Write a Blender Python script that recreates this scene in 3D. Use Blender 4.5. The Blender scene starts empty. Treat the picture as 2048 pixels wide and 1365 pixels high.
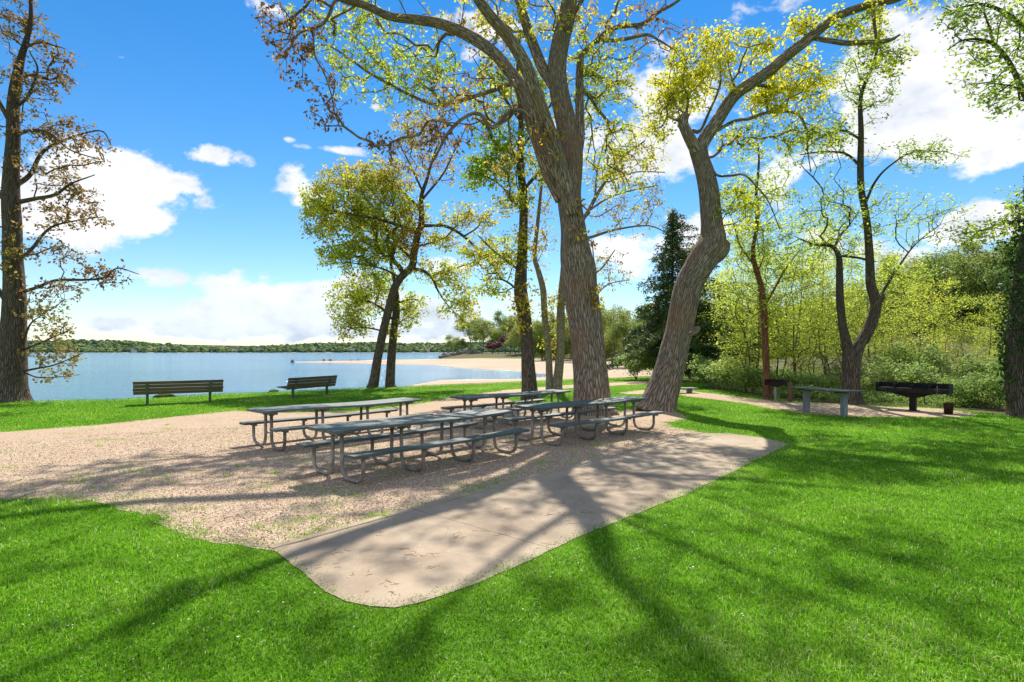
import bpy, bmesh, math, random
import numpy as np
from mathutils import Vector, Matrix

rng = np.random.default_rng(11)
random.seed(5)
sc = bpy.context.scene
COL = sc.collection
R = math.radians
F, H, HY, CX = 1138.0, 1.9, 702.0, 1024.0      # photo survey: focal length, eye height, horizon row, centre column


def at(px, py, d):
    return np.array([(px - CX) / F * d, d, H - (py - HY) / F * d])


def gd(px, py, z=0.0):
    d = F * (H - z) / (py - HY)
    return at(px, py, d)


def g2(px, py, z=0.0):
    return gd(px, py, z)[:2]


# ------------------------------------------------------------------ object helpers
def link(o, parent=None):
    COL.objects.link(o)
    if parent is not None:
        o.parent = parent
    return o


def tag(o, label=None, cat=None, group=None, kind=None):
    if label:
        o['label'] = label
    if cat:
        o['category'] = cat
    if group:
        o['group'] = group
    if kind:
        o['kind'] = kind
    return o


def empty(name, loc, rz=0.0):
    o = bpy.data.objects.new(name, None)
    o.empty_display_size = 0.3
    o.location = [float(c) for c in loc]
    o.rotation_euler = (0, 0, rz)
    return link(o)


def thing(name, label, cat, loc, rz=0.0, group=None):
    return tag(empty(name, loc, rz), label, cat, group)


def copy_tree(root, loc, rz, scale, label, group=None):
    r = root.copy()
    COL.objects.link(r)
    r.location = [float(c) for c in loc]
    r.rotation_euler = (0, 0, rz)
    r.scale = scale if hasattr(scale, '__len__') else (scale,) * 3
    r['label'] = label
    if group:
        r['group'] = group
    for ch in list(root.children):
        c = ch.copy()
        COL.objects.link(c)
        c.parent = r
        for g in list(ch.children):
            d = g.copy()
            COL.objects.link(d)
            d.parent = c
    return r


class Geo:
    """collects vertices and faces for one mesh"""

    def __init__(self):
        self.v, self.q, self.t, self.quv, self.tuv, self.n = [], [], [], [], [], 0
        self.att = {}

    def add(self, v, quads=None, tris=None, quv=None, tuv=None, **att):
        v = np.asarray(v, dtype=np.float64).reshape(-1, 3)
        if quads is not None and len(quads):
            quads = np.asarray(quads).reshape(-1, 4)
            self.q.append(quads + self.n)
            self.quv.append(np.zeros((len(quads), 4, 2)) if quv is None else quv)
        if tris is not None and len(tris):
            tris = np.asarray(tris).reshape(-1, 3)
            self.t.append(tris + self.n)
            self.tuv.append(np.zeros((len(tris), 3, 2)) if tuv is None else tuv)
        self.v.append(v)
        self.n += len(v)
        for k, a in att.items():
            self.att.setdefault(k, []).append(np.broadcast_to(np.asarray(a, dtype=np.float32), (len(v),)))
        return self

    def arrays(self):
        v = np.concatenate(self.v) if self.v else np.zeros((0, 3))
        q = np.concatenate(self.q) if self.q else np.zeros((0, 4), int)
        t = np.concatenate(self.t) if self.t else np.zeros((0, 3), int)
        return v, q, t

    def mesh(self, name, smooth=True, uv=False):
        v, q, t = self.arrays()
        me = bpy.data.meshes.new(name)
        me.vertices.add(len(v))
        me.vertices.foreach_set('co', v.astype(np.float32).ravel())
        nl = q.size + t.size
        me.loops.add(nl)
        me.loops.foreach_set('vertex_index', np.concatenate([q.ravel(), t.ravel()]).astype(np.int32))
        me.polygons.add(len(q) + len(t))
        starts = np.concatenate([np.arange(len(q)) * 4, q.size + np.arange(len(t)) * 3]).astype(np.int32)
        me.polygons.foreach_set('loop_start', starts)
        me.polygons.foreach_set('use_smooth', np.full(len(q) + len(t), smooth, dtype=bool))
        if uv:
            lay = me.uv_layers.new(name='UVMap')
            parts = ([np.concatenate(self.quv).reshape(-1, 2)] if self.quv else []) + \
                    ([np.concatenate(self.tuv).reshape(-1, 2)] if self.tuv else [])
            lay.data.foreach_set('uv', np.concatenate(parts).astype(np.float32).ravel())
        for k, a in self.att.items():
            at_ = me.attributes.new(k, 'FLOAT', 'POINT')
            at_.data.foreach_set('value', np.concatenate(a).astype(np.float32))
        me.update(calc_edges=True)
        return me

    def build(self, name, mat, parent=None, smooth=True, uv=False):
        me = self.mesh(name, smooth, uv)
        me.materials.append(mat)
        return link(bpy.data.objects.new(name, me), parent)


BOXF = np.array([[0, 3, 2, 1], [4, 5, 6, 7], [0, 1, 5, 4], [1, 2, 6, 5], [2, 3, 7, 6], [3, 0, 4, 7]])


def box(g, c, s, rot=None, bev=0.0):
    """box of full size s centred at c, rot a 3x3; a small chamfer keeps its edges from looking razor cut"""
    c, s = np.asarray(c, float), np.asarray(s, float) / 2
    if bev <= 0:
        v = np.array([[-1, -1, -1], [1, -1, -1], [1, 1, -1], [-1, 1, -1], [-1, -1, 1], [1, -1, 1], [1, 1, 1], [-1, 1, 1]]) * s
        if rot is not None:
            v = v @ np.asarray(rot).T
        g.add(v + c, BOXF)
        return
    b = min(bev, s.min() * 0.9)
    bm = bmesh.new()
    bmesh.ops.create_cube(bm, size=1)
    for vv in bm.verts:
        vv.co = Vector((vv.co.x * 2 * s[0], vv.co.y * 2 * s[1], vv.co.z * 2 * s[2]))
    bmesh.ops.bevel(bm, geom=bm.edges[:], offset=b, segments=1, affect='EDGES')
    from_bm(g, bm, c, rot)


def from_bm(g, bm, c=(0, 0, 0), rot=None):
    bmesh.ops.triangulate(bm, faces=[f for f in bm.faces if len(f.verts) > 4])
    bm.verts.index_update()
    v = np.array([x.co[:] for x in bm.verts])
    if rot is not None:
        v = v @ np.asarray(rot).T
    q = [[x.index for x in f.verts] for f in bm.faces if len(f.verts) == 4]
    t = [[x.index for x in f.verts] for f in bm.faces if len(f.verts) == 3]
    g.add(v + np.asarray(c), q if q else None, t if t else None)
    bm.free()


def rotx(a):
    c, s = math.cos(a), math.sin(a)
    return np.array([[1, 0, 0], [0, c, -s], [0, s, c]])


def rotz(a):
    c, s = math.cos(a), math.sin(a)
    return np.array([[c, -s, 0], [s, c, 0], [0, 0, 1]])


def tube(g, pts, rad, sides=8, cap=True, lump=0.0, seed=0.0, flare=None, **att):
    pts = np.asarray(pts, float)
    n = len(pts)
    rad = np.broadcast_to(np.asarray(rad, float), (n,)).copy()
    tan = np.gradient(pts, axis=0)
    tan /= np.linalg.norm(tan, axis=1)[:, None] + 1e-9
    ref = np.array([0, 1.0, 0]) if abs(tan[0][1]) < 0.9 else np.array([1.0, 0, 0])
    u = np.cross(tan[0], np.cross(ref, tan[0]))
    u /= np.linalg.norm(u)
    U = np.empty_like(pts)
    for i in range(n):
        u = u - tan[i] * np.dot(u, tan[i])
        u /= np.linalg.norm(u) + 1e-9
        U[i] = u
    W = np.cross(tan, U)
    ang = np.linspace(0, 2 * math.pi, sides, endpoint=False)
    ca, sa = np.cos(ang), np.sin(ang)
    L = np.concatenate([[0], np.cumsum(np.linalg.norm(np.diff(pts, axis=0), axis=1))])
    rr = np.repeat(rad[:, None], sides, 1)
    if lump > 0:
        A, Lm = ang[None, :], L[:, None]
        k = (np.sin(2 * A + 1.3 * Lm + seed) * .5 + np.sin(3 * A - 2.1 * Lm + seed * 2) * .35 + np.sin(5 * A + 3.7 * Lm + seed * 3) * .25
             + np.sin(1.7 * Lm + seed) * .3 + .3 * np.sin(9 * A + .8 * Lm + seed))
        rr = rr * (1 + lump * k)
    if flare is not None:
        fh, fa, nb = flare
        fall = np.exp(-L / fh)[:, None]
        rr = rr * (1 + fall * (fa * .5 + fa * np.clip(np.sin(nb * ang[None, :] + seed), -.3, 1) ** 1))
    V = pts[:, None, :] + rr[:, :, None] * (U[:, None, :] * ca[None, :, None] + W[:, None, :] * sa[None, :, None])
    V = V.reshape(-1, 3)
    i = np.arange(n - 1)[:, None]
    k = np.arange(sides)[None, :]
    a = i * sides + k
    b = i * sides + (k + 1) % sides
    quads = np.stack([a, b, b + sides, a + sides], -1).reshape(-1, 4)
    circ = 2 * math.pi * float(np.max(rad))
    u0 = (k / sides * circ + 0 * i)
    u1 = ((k + 1) / sides * circ + 0 * i)
    v0 = L[:-1][:, None] + 0 * k
    v1 = L[1:][:, None] + 0 * k
    quv = np.stack([np.stack([u0, v0], -1), np.stack([u1, v0], -1), np.stack([u1, v1], -1), np.stack([u0, v1], -1)], 2).reshape(-1, 4, 2)
    tris = None
    if cap:
        V = np.concatenate([V, pts[:1], pts[-1:] + tan[-1:] * rad[-1] * .3])
        c0, c1 = n * sides, n * sides + 1
        kk = np.arange(sides)
        tris = np.concatenate([np.stack([np.full(sides, c0), (kk + 1) % sides, kk], 1),
                               np.stack([np.full(sides, c1), (n - 1) * sides + kk, (n - 1) * sides + (kk + 1) % sides], 1)])
    g.add(V, quads, tris, quv, None, **att)


def smooth_poly(P, step):
    """Catmull-Rom through rows of P (any columns; first three are xyz)"""
    P = np.asarray(P, float)
    if len(P) < 2:
        return P
    Q = np.concatenate([[2 * P[0] - P[1]], P, [2 * P[-1] - P[-2]]])
    out = []
    for i in range(len(P) - 1):
        p0, p1, p2, p3 = Q[i:i + 4]
        n = max(1, int(math.ceil(np.linalg.norm((p2 - p1)[:3]) / step)))
        t = (np.arange(n) / n)[:, None]
        out.append(.5 * ((2 * p1) + (-p0 + p2) * t + (2 * p0 - 5 * p1 + 4 * p2 - p3) * t ** 2 + (-p0 + 3 * p1 - 3 * p2 + p3) * t ** 3))
    out.append(P[-1:])
    return np.concatenate(out)


def inpoly(x, y, poly):
    x, y = np.asarray(x, float), np.asarray(y, float)
    r = np.zeros(x.shape, bool)
    p = np.asarray(poly, float)
    for i in range(len(p)):
        x1, y1 = p[i]
        x2, y2 = p[i - 1]
        c = (y1 > y) != (y2 > y)
        with np.errstate(divide='ignore', invalid='ignore'):
            r ^= c & (x < (x2 - x1) * (y - y1) / (y2 - y1 + 1e-12) + x1)
    return r


def sdist(x, y, poly):
    """signed distance, negative inside"""
    p = np.asarray(poly, float)
    d = np.full(np.shape(x), 1e18)
    for i in range(len(p)):
        a, b = p[i - 1], p[i]
        e = b - a
        wx, wy = x - a[0], y - a[1]
        t = np.clip((wx * e[0] + wy * e[1]) / (e @ e + 1e-12), 0, 1)
        d = np.minimum(d, (wx - t * e[0]) ** 2 + (wy - t * e[1]) ** 2)
    d = np.sqrt(d)
    return np.where(inpoly(x, y, poly), -d, d)


def sstep(a, b, x):
    t = np.clip((x - a) / (b - a), 0, 1)
    return t * t * (3 - 2 * t)


def vnoise(x, y, s, seed=0):
    """cheap smooth 2-d noise"""
    o = np.zeros(np.shape(x))
    r = np.random.default_rng(seed)
    for k in range(7):
        a = r.uniform(0, 2 * math.pi)
        f = s * r.uniform(.6, 2.2)
        o = o + np.sin((x * math.cos(a) + y * math.sin(a)) * f + r.uniform(0, 6.28) + 1.5 * np.sin((x * math.sin(a) - y * math.cos(a)) * f * .7 + r.uniform(0, 6)))
    return o / 7 * 1.6


# ------------------------------------------------------------------ materials
class NT:
    def __init__(self, name, world=False):
        if world:
            self.o = bpy.data.worlds.new(name)
        else:
            self.o = bpy.data.materials.new(name)
        self.o.use_nodes = True
        self.t = self.o.node_tree
        self.t.nodes.clear()

    def n(self, kind, **kw):
        nd = self.t.nodes.new(kind)
        for k, v in kw.items():
            if k.startswith('i_'):
                nd.inputs[k[2:].replace('_', ' ')].default_value = v
            else:
                setattr(nd, k, v)
        return nd

    def l(self, a, b):
        self.t.links.new(a, b)

    def val(self, sock, v):
        if hasattr(v, 'links') or hasattr(v, 'is_linked'):
            self.l(v, sock)
        else:
            sock.default_value = v

    def math(self, op, a, b=0.0, c=0.0, clamp=False):
        nd = self.n('ShaderNodeMath', operation=op, use_clamp=clamp)
        for s, v in zip(nd.inputs, (a, b, c)):
            self.val(s, v)
        return nd.outputs[0]

    def mix(self, f, a, b, mode='MIX'):
        nd = self.n('ShaderNodeMix', data_type='RGBA', blend_type=mode)
        self.val(nd.inputs['Factor'], f)
        self.val(nd.inputs[6], a)
        self.val(nd.inputs[7], b)
        return nd.outputs[2]

    def ramp(self, f, stops, interp='LINEAR'):
        nd = self.n('ShaderNodeValToRGB')
        cr = nd.color_ramp
        cr.interpolation = interp
        while len(cr.elements) < len(stops):
            cr.elements.new(.5)
        for e, (p, c) in zip(cr.elements, stops):
            e.position = p
            e.color = c if len(c) == 4 else (*c, 1)
        self.val(nd.inputs[0], f)
        return nd.outputs[0]

    def noise(self, vec, scale, detail=4, rough=.55, dist=0.0, out=0):
        nd = self.n('ShaderNodeTexNoise')
        if vec is not None:
            self.l(vec, nd.inputs['Vector'])
        nd.inputs['Scale'].default_value = scale
        nd.inputs['Detail'].default_value = detail
        nd.inputs['Roughness'].default_value = rough
        nd.inputs['Distortion'].default_value = dist
        return nd.outputs[out]

    def voro(self, vec, scale, feature='F1', out='Distance', rand=1.0):
        nd = self.n('ShaderNodeTexVoronoi', feature=feature)
        if vec is not None:
            self.l(vec, nd.inputs['Vector'])
        nd.inputs['Scale'].default_value = scale
        nd.inputs['Randomness'].default_value = rand
        return nd.outputs[out]

    def pos(self):
        return self.n('ShaderNodeNewGeometry').outputs['Position']

    def objco(self):
        return self.n('ShaderNodeTexCoord').outputs['Object']

    def mapping(self, vec, scale=(1, 1, 1), loc=(0, 0, 0), rot=(0, 0, 0)):
        nd = self.n('ShaderNodeMapping')
        self.l(vec, nd.inputs['Vector'])
        nd.inputs['Scale'].default_value = scale
        nd.inputs['Location'].default_value = loc
        nd.inputs['Rotation'].default_value = rot
        return nd.outputs[0]

    def attr(self, name):
        return self.n('ShaderNodeAttribute', attribute_name=name).outputs['Fac']

    def bump(self, h, dist, strength=1.0):
        nd = self.n('ShaderNodeBump')
        self.l(h, nd.inputs['Height'])
        nd.inputs['Distance'].default_value = dist
        nd.inputs['Strength'].default_value = strength
        return nd.outputs[0]

    def pbr(self, col, rough=.8, bump=None, metal=0.0, spec=.3):
        p = self.n('ShaderNodeBsdfPrincipled')
        self.val(p.inputs['Base Color'], col if not isinstance(col, tuple) else (*col[:3], 1))
        self.val(p.inputs['Roughness'], rough)
        self.val(p.inputs['Metallic'], metal)
        p.inputs['Specular IOR Level'].default_value = spec
        if bump is not None:
            self.l(bump, p.inputs['Normal'])
        return p.outputs[0]

    def out(self, s):
        o = self.n('ShaderNodeOutputMaterial')
        self.l(s, o.inputs['Surface'])
        return self.o


def mat_leaf(name, stops, transl=.5, rough=.55, var=.35):
    """stops over the per-leaf attribute hue; thin leaf that lets light through"""
    m = NT(name)
    c = m.ramp(m.attr('hue'), stops)
    r = m.attr('rnd')
    br = m.math('MULTIPLY_ADD', r, 2 * var, 1 - var)
    hsv = m.n('ShaderNodeHueSaturation')
    m.l(c, hsv.inputs['Color'])
    m.l(br, hsv.inputs['Value'])
    c = hsv.outputs[0]
    d = m.pbr(c, rough, spec=.25)
    t = m.n('ShaderNodeBsdfTranslucent')
    m.l(c, t.inputs['Color'])
    mx = m.n('ShaderNodeMixShader')
    mx.inputs[0].default_value = transl
    m.l(d, mx.inputs[1])
    m.l(t.outputs[0], mx.inputs[2])
    return m.out(mx.outputs[0])


def mat_bark(name, dark, light, us=13., vs=3.2, depth=.035, tint=None):
    m = NT(name)
    uv = m.n('ShaderNodeUVMap').outputs[0]
    wn = m.noise(m.mapping(uv, (3, 1.2, 1)), 1.0, 3, out=1)
    add = m.n('ShaderNodeVectorMath', operation='MULTIPLY_ADD')
    m.l(wn, add.inputs[0])
    add.inputs[1].default_value = (.03, .12, 0)
    m.l(uv, add.inputs[2])
    v = add.outputs[0]
    e = m.voro(m.mapping(v, (us, vs, 1)), 1.0, 'DISTANCE_TO_EDGE')
    e2 = m.voro(m.mapping(v, (us * 2.1, vs * 1.6, 1), (3.1, 1.7, 0)), 1.0, 'DISTANCE_TO_EDGE')
    fine = m.noise(m.mapping(uv, (60, 14, 1)), 1.0, 5)
    big = m.noise(m.mapping(uv, (1.1, .55, 1)), 1.0, 3)
    hgt = m.math('ADD', m.math('MINIMUM', m.math('MULTIPLY', e, 3.2), 1.0), m.math('MULTIPLY', m.math('MINIMUM', m.math('MULTIPLY', e2, 2.0), 1), .35))
    hgt = m.math('MULTIPLY_ADD', fine, .35, hgt)
    c = m.ramp(m.math('MULTIPLY', hgt, .6), [(.16, dark), (.5, light)])
    c = m.mix(m.math('MULTIPLY', big, .55), c, tuple(x * .55 for x in light[:3]) + (1,))
    if tint:
        c = m.mix(m.ramp(m.noise(m.pos(), .9, 4), [(.5, (0, 0, 0)), (.66, (.5, .5, .5))]), c, (*tint, 1))
    return m.out(m.pbr(c, .95, m.bump(hgt, depth, 1.0), spec=.1))


# ------------------------------------------------------------------ camera, sun, sky
cam = bpy.data.cameras.new('camera')
cam.sensor_width = 36.0
cam.lens = 36.0 * F / 2048
cam.shift_y = (HY - 682.5) / 2048
cam.clip_start = .05
cam.clip_end = 20000
co = bpy.data.objects.new('camera', cam)
co.location = (0, 0, H)
co.rotation_euler = (R(90), 0, 0)
link(co)
sc.camera = co

SUN_EL, SUN_AZ = R(50), R(5)           # azimuth measured from +Y towards +X
sd = Vector((math.sin(SUN_AZ) * math.cos(SUN_EL), math.cos(SUN_AZ) * math.cos(SUN_EL), math.sin(SUN_EL)))
sl = bpy.data.lights.new('sun', 'SUN')
sl.energy = 5.0
sl.angle = R(.53)
sl.color = (1.0, .93, .82)
so = bpy.data.objects.new('sun', sl)
so.rotation_euler = (-sd).to_track_quat('-Z', 'Y').to_euler()
so.location = (20, 60, 60)
link(so)


def sky_dir(px, py):
    """azimuth and elevation of a sky point, from the survey"""
    x, z = (px - CX) / F, (HY - py) / F
    return math.atan2(x, 1), math.atan2(z, math.hypot(x, 1))


def build_world():
    w = NT('World', world=True)
    sc.world = w.o
    sky = w.n('ShaderNodeTexSky', sky_type='NISHITA')
    sky.sun_disc = False
    sky.sun_elevation = SUN_EL
    sky.sun_rotation = SUN_AZ
    sky.altitude = 0
    sky.air_density = 1.0
    sky.dust_density = 0.0
    sky.ozone_density = 3.0
    hs = w.n('ShaderNodeHueSaturation')
    hs.inputs['Saturation'].default_value = 1.35
    hs.inputs['Value'].default_value = SKY_VALUE
    w.l(sky.outputs[0], hs.inputs['Color'])
    skyc = hs.outputs[0]
    dirv = w.n('ShaderNodeTexCoord').outputs['Generated']
    sep = w.n('ShaderNodeSeparateXYZ')
    w.l(dirv, sep.inputs[0])
    x, y, z = sep.outputs
    az = w.math('ARCTAN2', x, y)
    el = w.math('ARCSINE', w.math('MINIMUM', w.math('MAXIMUM', z, -1), 1))
    comb = w.n('ShaderNodeCombineXYZ')
    w.l(az, comb.inputs[0])
    w.l(w.math('MULTIPLY', el, 1.5), comb.inputs[1])
    ae = comb.outputs[0]
    warp = w.noise(ae, 7.0, 5, .6, out=1)
    big = w.noise(ae, 5.0, 8, .62, .3)
    fine = w.noise(ae, 17.0, 8, .6, .2)
    billow = w.voro(w.mapping(ae, (1, 1, 1)), 16.0, 'SMOOTH_F1')
    # named clouds: (column, row, half width, half height, strength)
    clouds = [(195, 372, 145, 85, .95), (110, 400, 150, 85, .9), (280, 440, 75, 55, .8), (468, 320, 85, 30, .52), (655, 299, 60, 12, .6), (575, 278, 26, 10, .4), (508, 262, 14, 8, .36), (340, 330, 18, 9, .36),
              (588, 368, 60, 52, .70), (240, 114, 22, 8, .35), (520, 10, 60, 25, .5), (570, 620, 170, 52, .88), (690, 600, 110, 48, .75),
              (380, 560, 170, 38, .62), (250, 650, 380, 22, .5), (640, 662, 500, 18, .55), (1900, 170, 240, 150, 1.15), (1790, 120, 150, 110, .9), (2050, 210, 180, 110, 1.0),
              (1960, 445, 95, 40, .8), (1880, 470, 80, 25, .6), (1560, 10, 110, 45, .55), (1260, 500, 150, 55, .8), (1380, 480, 120, 55, .6),
              (1270, 280, 170, 170, .58), (1540, 330, 110, 90, .52), (900, 535, 90, 32, .6), (1650, 280, 120, 110, .5), (750, 213, 34, 10, .46), (930, 620, 180, 50, .6), (1010, 60, 150, 70, .42), (1720, 510, 200, 60, .5)]
    mask = None
    for px, py, rw, rh, s in clouds:
        a0, e0 = sky_dir(px, py)
        a1, _ = sky_dir(px + rw, py)
        _, e1 = sky_dir(px, py - rh)
        da = w.math('DIVIDE', w.math('SUBTRACT', az, a0), max(a1 - a0, .004))
        de = w.math('DIVIDE', w.math('SUBTRACT', el, e0), max(e1 - e0, .004))
        r2 = w.math('ADD', w.math('MULTIPLY', da, da), w.math('MULTIPLY', de, de))
        b = w.math('MULTIPLY', w.math('POWER', 2.718, w.math('MULTIPLY', r2, -.75)), s)
        mask = b if mask is None else w.math('MAXIMUM', mask, b)
    # unseen broken cloud beside and behind the viewer, added to raise the fill light
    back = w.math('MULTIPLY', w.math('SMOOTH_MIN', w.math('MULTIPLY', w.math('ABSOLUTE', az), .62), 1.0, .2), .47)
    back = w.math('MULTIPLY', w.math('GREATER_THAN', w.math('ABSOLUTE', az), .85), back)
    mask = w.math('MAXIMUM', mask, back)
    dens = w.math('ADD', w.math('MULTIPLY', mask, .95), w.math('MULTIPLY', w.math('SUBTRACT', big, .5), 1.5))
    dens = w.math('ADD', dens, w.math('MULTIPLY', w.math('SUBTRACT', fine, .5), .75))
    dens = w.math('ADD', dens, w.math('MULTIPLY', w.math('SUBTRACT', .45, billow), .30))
    mr = w.n('ShaderNodeMapRange', interpolation_type='SMOOTHSTEP')
    w.l(dens, mr.inputs[0])
    mr.inputs[1].default_value = .33
    mr.inputs[2].default_value = .53
    cov = w.math('MULTIPLY', mr.outputs[0], .96)
    sh = w.n('ShaderNodeMapRange')
    w.l(w.math('ADD', w.math('MULTIPLY', fine, .6), w.math('MULTIPLY', w.noise(w.mapping(ae, (1, 1, 1), (0, .035, 0)), 6.0, 6), .7)), sh.inputs[0])
    sh.inputs[1].default_value = .53
    sh.inputs[2].default_value = .88
    cc = w.ramp(sh.outputs[0], [(0, (1.12, 1.12, 1.12)), (.35, (1.02, 1.02, 1.04)), (.7, (.82, .85, .92)), (1, (.64, .70, .80))])
    cm = w.n('ShaderNodeVectorMath', operation='SCALE')
    w.l(cc, cm.inputs[0])
    cm.inputs['Scale'].default_value = CLOUD_VALUE
    # thin bright haze low over the water
    hz = w.math('POWER', 2.718, w.math('MULTIPLY', w.math('ABSOLUTE', el), -9.0))
    hm = w.n('ShaderNodeVectorMath', operation='SCALE')
    hm.inputs[0].default_value = (.80, .90, 1.0)
    hm.inputs['Scale'].default_value = CLOUD_VALUE * .82
    base = w.mix(w.math('MULTIPLY', hz, .42), skyc, hm.outputs[0])
    # cloud low over the horizon is seen through more air: bluer and a little dimmer
    low = w.n('ShaderNodeMapRange')
    w.l(w.math('ABSOLUTE', el), low.inputs[0])
    low.inputs[1].default_value = .02
    low.inputs[2].default_value = .17
    dim = w.mix(low.outputs[0], (.78, .87, .96, 1), (1, 1, 1, 1))
    cfin = w.mix(1.0, cm.outputs[0], dim, 'MULTIPLY')
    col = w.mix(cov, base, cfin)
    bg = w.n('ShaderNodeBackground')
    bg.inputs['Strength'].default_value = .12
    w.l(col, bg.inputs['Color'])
    o = w.n('ShaderNodeOutputWorld')
    w.l(bg.outputs[0], o.inputs['Surface'])


SKY_VALUE = .78
CLOUD_VALUE = 5.2
build_world()
sc.view_settings.view_transform = 'Standard'
sc.view_settings.look = 'None'
sc.view_settings.exposure = .75
sc.view_settings.gamma = 1.0
cy = sc.cycles
cy.max_bounces = 6
cy.diffuse_bounces = 2
cy.glossy_bounces = 2
cy.transmission_bounces = 4
cy.transparent_max_bounces = 8
cy.use_denoising = True
cy.sample_clamp_indirect = 6.0
cy.caustics_reflective = False
cy.caustics_refractive = False

# ------------------------------------------------------------------ terrain
crest = [g2(*p) for p in [(-400, 812), (0, 804), (250, 797), (440, 787), (540, 784), (690, 777), (800, 773), (900, 769), (1000, 765), (1130, 759), (1250, 753), (1330, 749), (1480, 746)]]
PLAT = [(-1500, -250), (-300, -60), (-60, 8)] + [tuple(c) for c in crest] + [(32, 58), (60, 75), (300, 160), (4000, 900), (4000, -4000), (-4000, -4000), (-4000, -300)]
WAT = [(-4000, -290), (-1500, -200), (-300, -30), (-60, 20), (-34, 29), (-22, 34), (-15, 40), (-12, 50), (-12, 60), g2(880, 760, -2), g2(1050, 757.5, -2), g2(1120, 752, -2),
       g2(1040, 743.5, -2), g2(940, 738, -2), g2(870, 731, -2), g2(740, 727.6, -2), g2(580, 725, -2), g2(575, 724.2, -2), g2(740, 722.4, -2), g2(870, 720.6, -2), g2(893, 716, -2), (-46, 370),
       (-10, 460), (60, 700), (100, 1109), (-300, 1104), (-700, 1112), (-1000, 1100), (-2500, 1050), (-5000, 900), (-5000, -290)]
UP = [(-33, 262), (-20, 232), (0, 214), (24, 200), (29, 180), (27, 140), (25, 100), (20, 72), (18, 54), (30, 50), (300, 150), (4000, 910), (4000, 1090), (110, 1090), (64, 700), (-5, 450), (-40, 345), (-38, 300)]


def ground_z(x, y):
    x, y = np.asarray(x, float), np.asarray(y, float)
    sW = sdist(x, y, WAT)
    sP = sdist(x, y, PLAT)
    sU = sdist(x, y, UP)
    base = np.where(sW > 0, -2 + np.minimum(sW * .035, .9), -2 + np.maximum(sW * .06, -1.2))
    z = base * sstep(-1.2, 7, sP)
    z = z + (1.0 - sstep(-14, 2, sU)) * (0.6 - z) * sstep(40, 120, np.hypot(x, y))
    z = z + np.where(y > 1100, 17 * sstep(1112, 1420, y) * (1 + .45 * np.sin(x * .0042 + 1) + .25 * np.sin(x * .011)), 0) * (sW > 0)
    z = z + 5.5 * sstep(46, 120, np.hypot(x, y)) * sstep(26, 60, x) * (y > 5)
    return z


def build_ground():
    ang = np.concatenate([np.arange(-50, 50, .3), np.arange(50, 310, 4.0)])
    ang = np.radians(ang)
    rad = np.concatenate([np.arange(1, 14, .8), 14 * 1.021 ** np.arange(0, 300)])
    rad = rad[rad < 6500]
    A, Rr = np.meshgrid(ang, rad)
    x, y = Rr * np.sin(A), Rr * np.cos(A)
    z = ground_z(x, y)
    na, nr = len(ang), len(rad)
    g = Geo()
    V = np.stack([x, y, z], -1).reshape(-1, 3)
    V = np.concatenate([V, [[0, 0, 0]]])
    i = np.arange(nr - 1)[:, None]
    k = np.arange(na)[None, :]
    a = i * na + k
    b = i * na + (k + 1) % na
    q = np.stack([a, a + na, b + na, b], -1).reshape(-1, 4)
    kk = np.arange(na)
    t = np.stack([np.full(na, nr * na), kk, (kk + 1) % na], 1)
    vx, vy = V[:, 0], V[:, 1]
    sP, sU, sW = sdist(vx, vy, PLAT), sdist(vx, vy, UP), sdist(vx, vy, WAT)
    sand = sstep(.2, 1.6, sP) * sstep(-1, 3, sU) * (1 - sstep(10, 16, np.where(vy > 1000, sW, 0)))
    brush = np.maximum(inpoly(vx, vy, BRUSH).astype(float), (1 - sstep(-3, 1, sU)))
    brush = np.maximum(brush, (vy > 1000) * sstep(10, 16, sW))
    g.add(V, q, t, sand=sand, brush=brush)
    m = NT('ground_material')
    p = m.pos()
    n1 = m.noise(p, .35, 4)
    n2 = m.noise(p, 9, 5, .7)
    n3 = m.noise(p, 60, 4, .7)
    gr = m.ramp(m.math('ADD', m.math('MULTIPLY', n1, .5), m.math('MULTIPLY', n2, .5)), [(.3, (.06, .16, .005)), (.5, (.11, .25, .006)), (.72, (.17, .32, .012))])
    gr = m.mix(m.math('MULTIPLY', n3, .45), gr, (.02, .07, .004, 1))
    sa = m.ramp(m.math('ADD', m.math('MULTIPLY', m.noise(p, .09, 5), .7), m.math('MULTIPLY', n3, .3)), [(.3, (.36, .26, .18)), (.7, (.52, .40, .30))])
    br = m.ramp(m.noise(p, 1.1, 6, .7), [(.3, (.05, .075, .018)), (.5, (.12, .10, .06)), (.7, (.09, .14, .03))])
    c = m.mix(m.attr('sand'), gr, sa)
    c = m.mix(m.attr('brush'), c, br)
    o = g.build('ground', m.out(m.pbr(c, .95, m.bump(n3, .03, .6), spec=.1)))
    tag(o, kind='structure')


# brushy wetland behind the grills (ground colour) and the flat surfaced areas, all surveyed at ground level
BRUSH = [g2(*p) for p in [(1400, 776), (1470, 784), (1540, 797), (1640, 806), (1760, 810), (1850, 814), (1940, 822), (1990, 828), (2060, 826), (2400, 822)]] + \
        [(90, 20), (300, 30), (300, 159), (60, 74), (32, 56)] + [g2(1500, 748)]
GRAVEL = [g2(*p) for p in [(-420, 925), (-420, 885), (0, 865), (200, 850), (400, 829), (470, 822), (560, 826), (720, 822), (850, 806), (890, 797), (960, 790), (1000, 796), (1060, 812), (1130, 816), (1230, 826), (1270, 818), (1350, 824), (1380, 836),
                           (1330, 846), (1345, 855), (1405, 866), (1420, 869), (1072, 953), (547, 1099), (545, 1103), (500, 1096), (450, 1089), (400, 1079), (352, 1062), (322, 1050), (312, 1028), (275, 1024), (235, 1016), (190, 1005),
                           (130, 999), (0, 999), (-420, 998)]]
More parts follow.
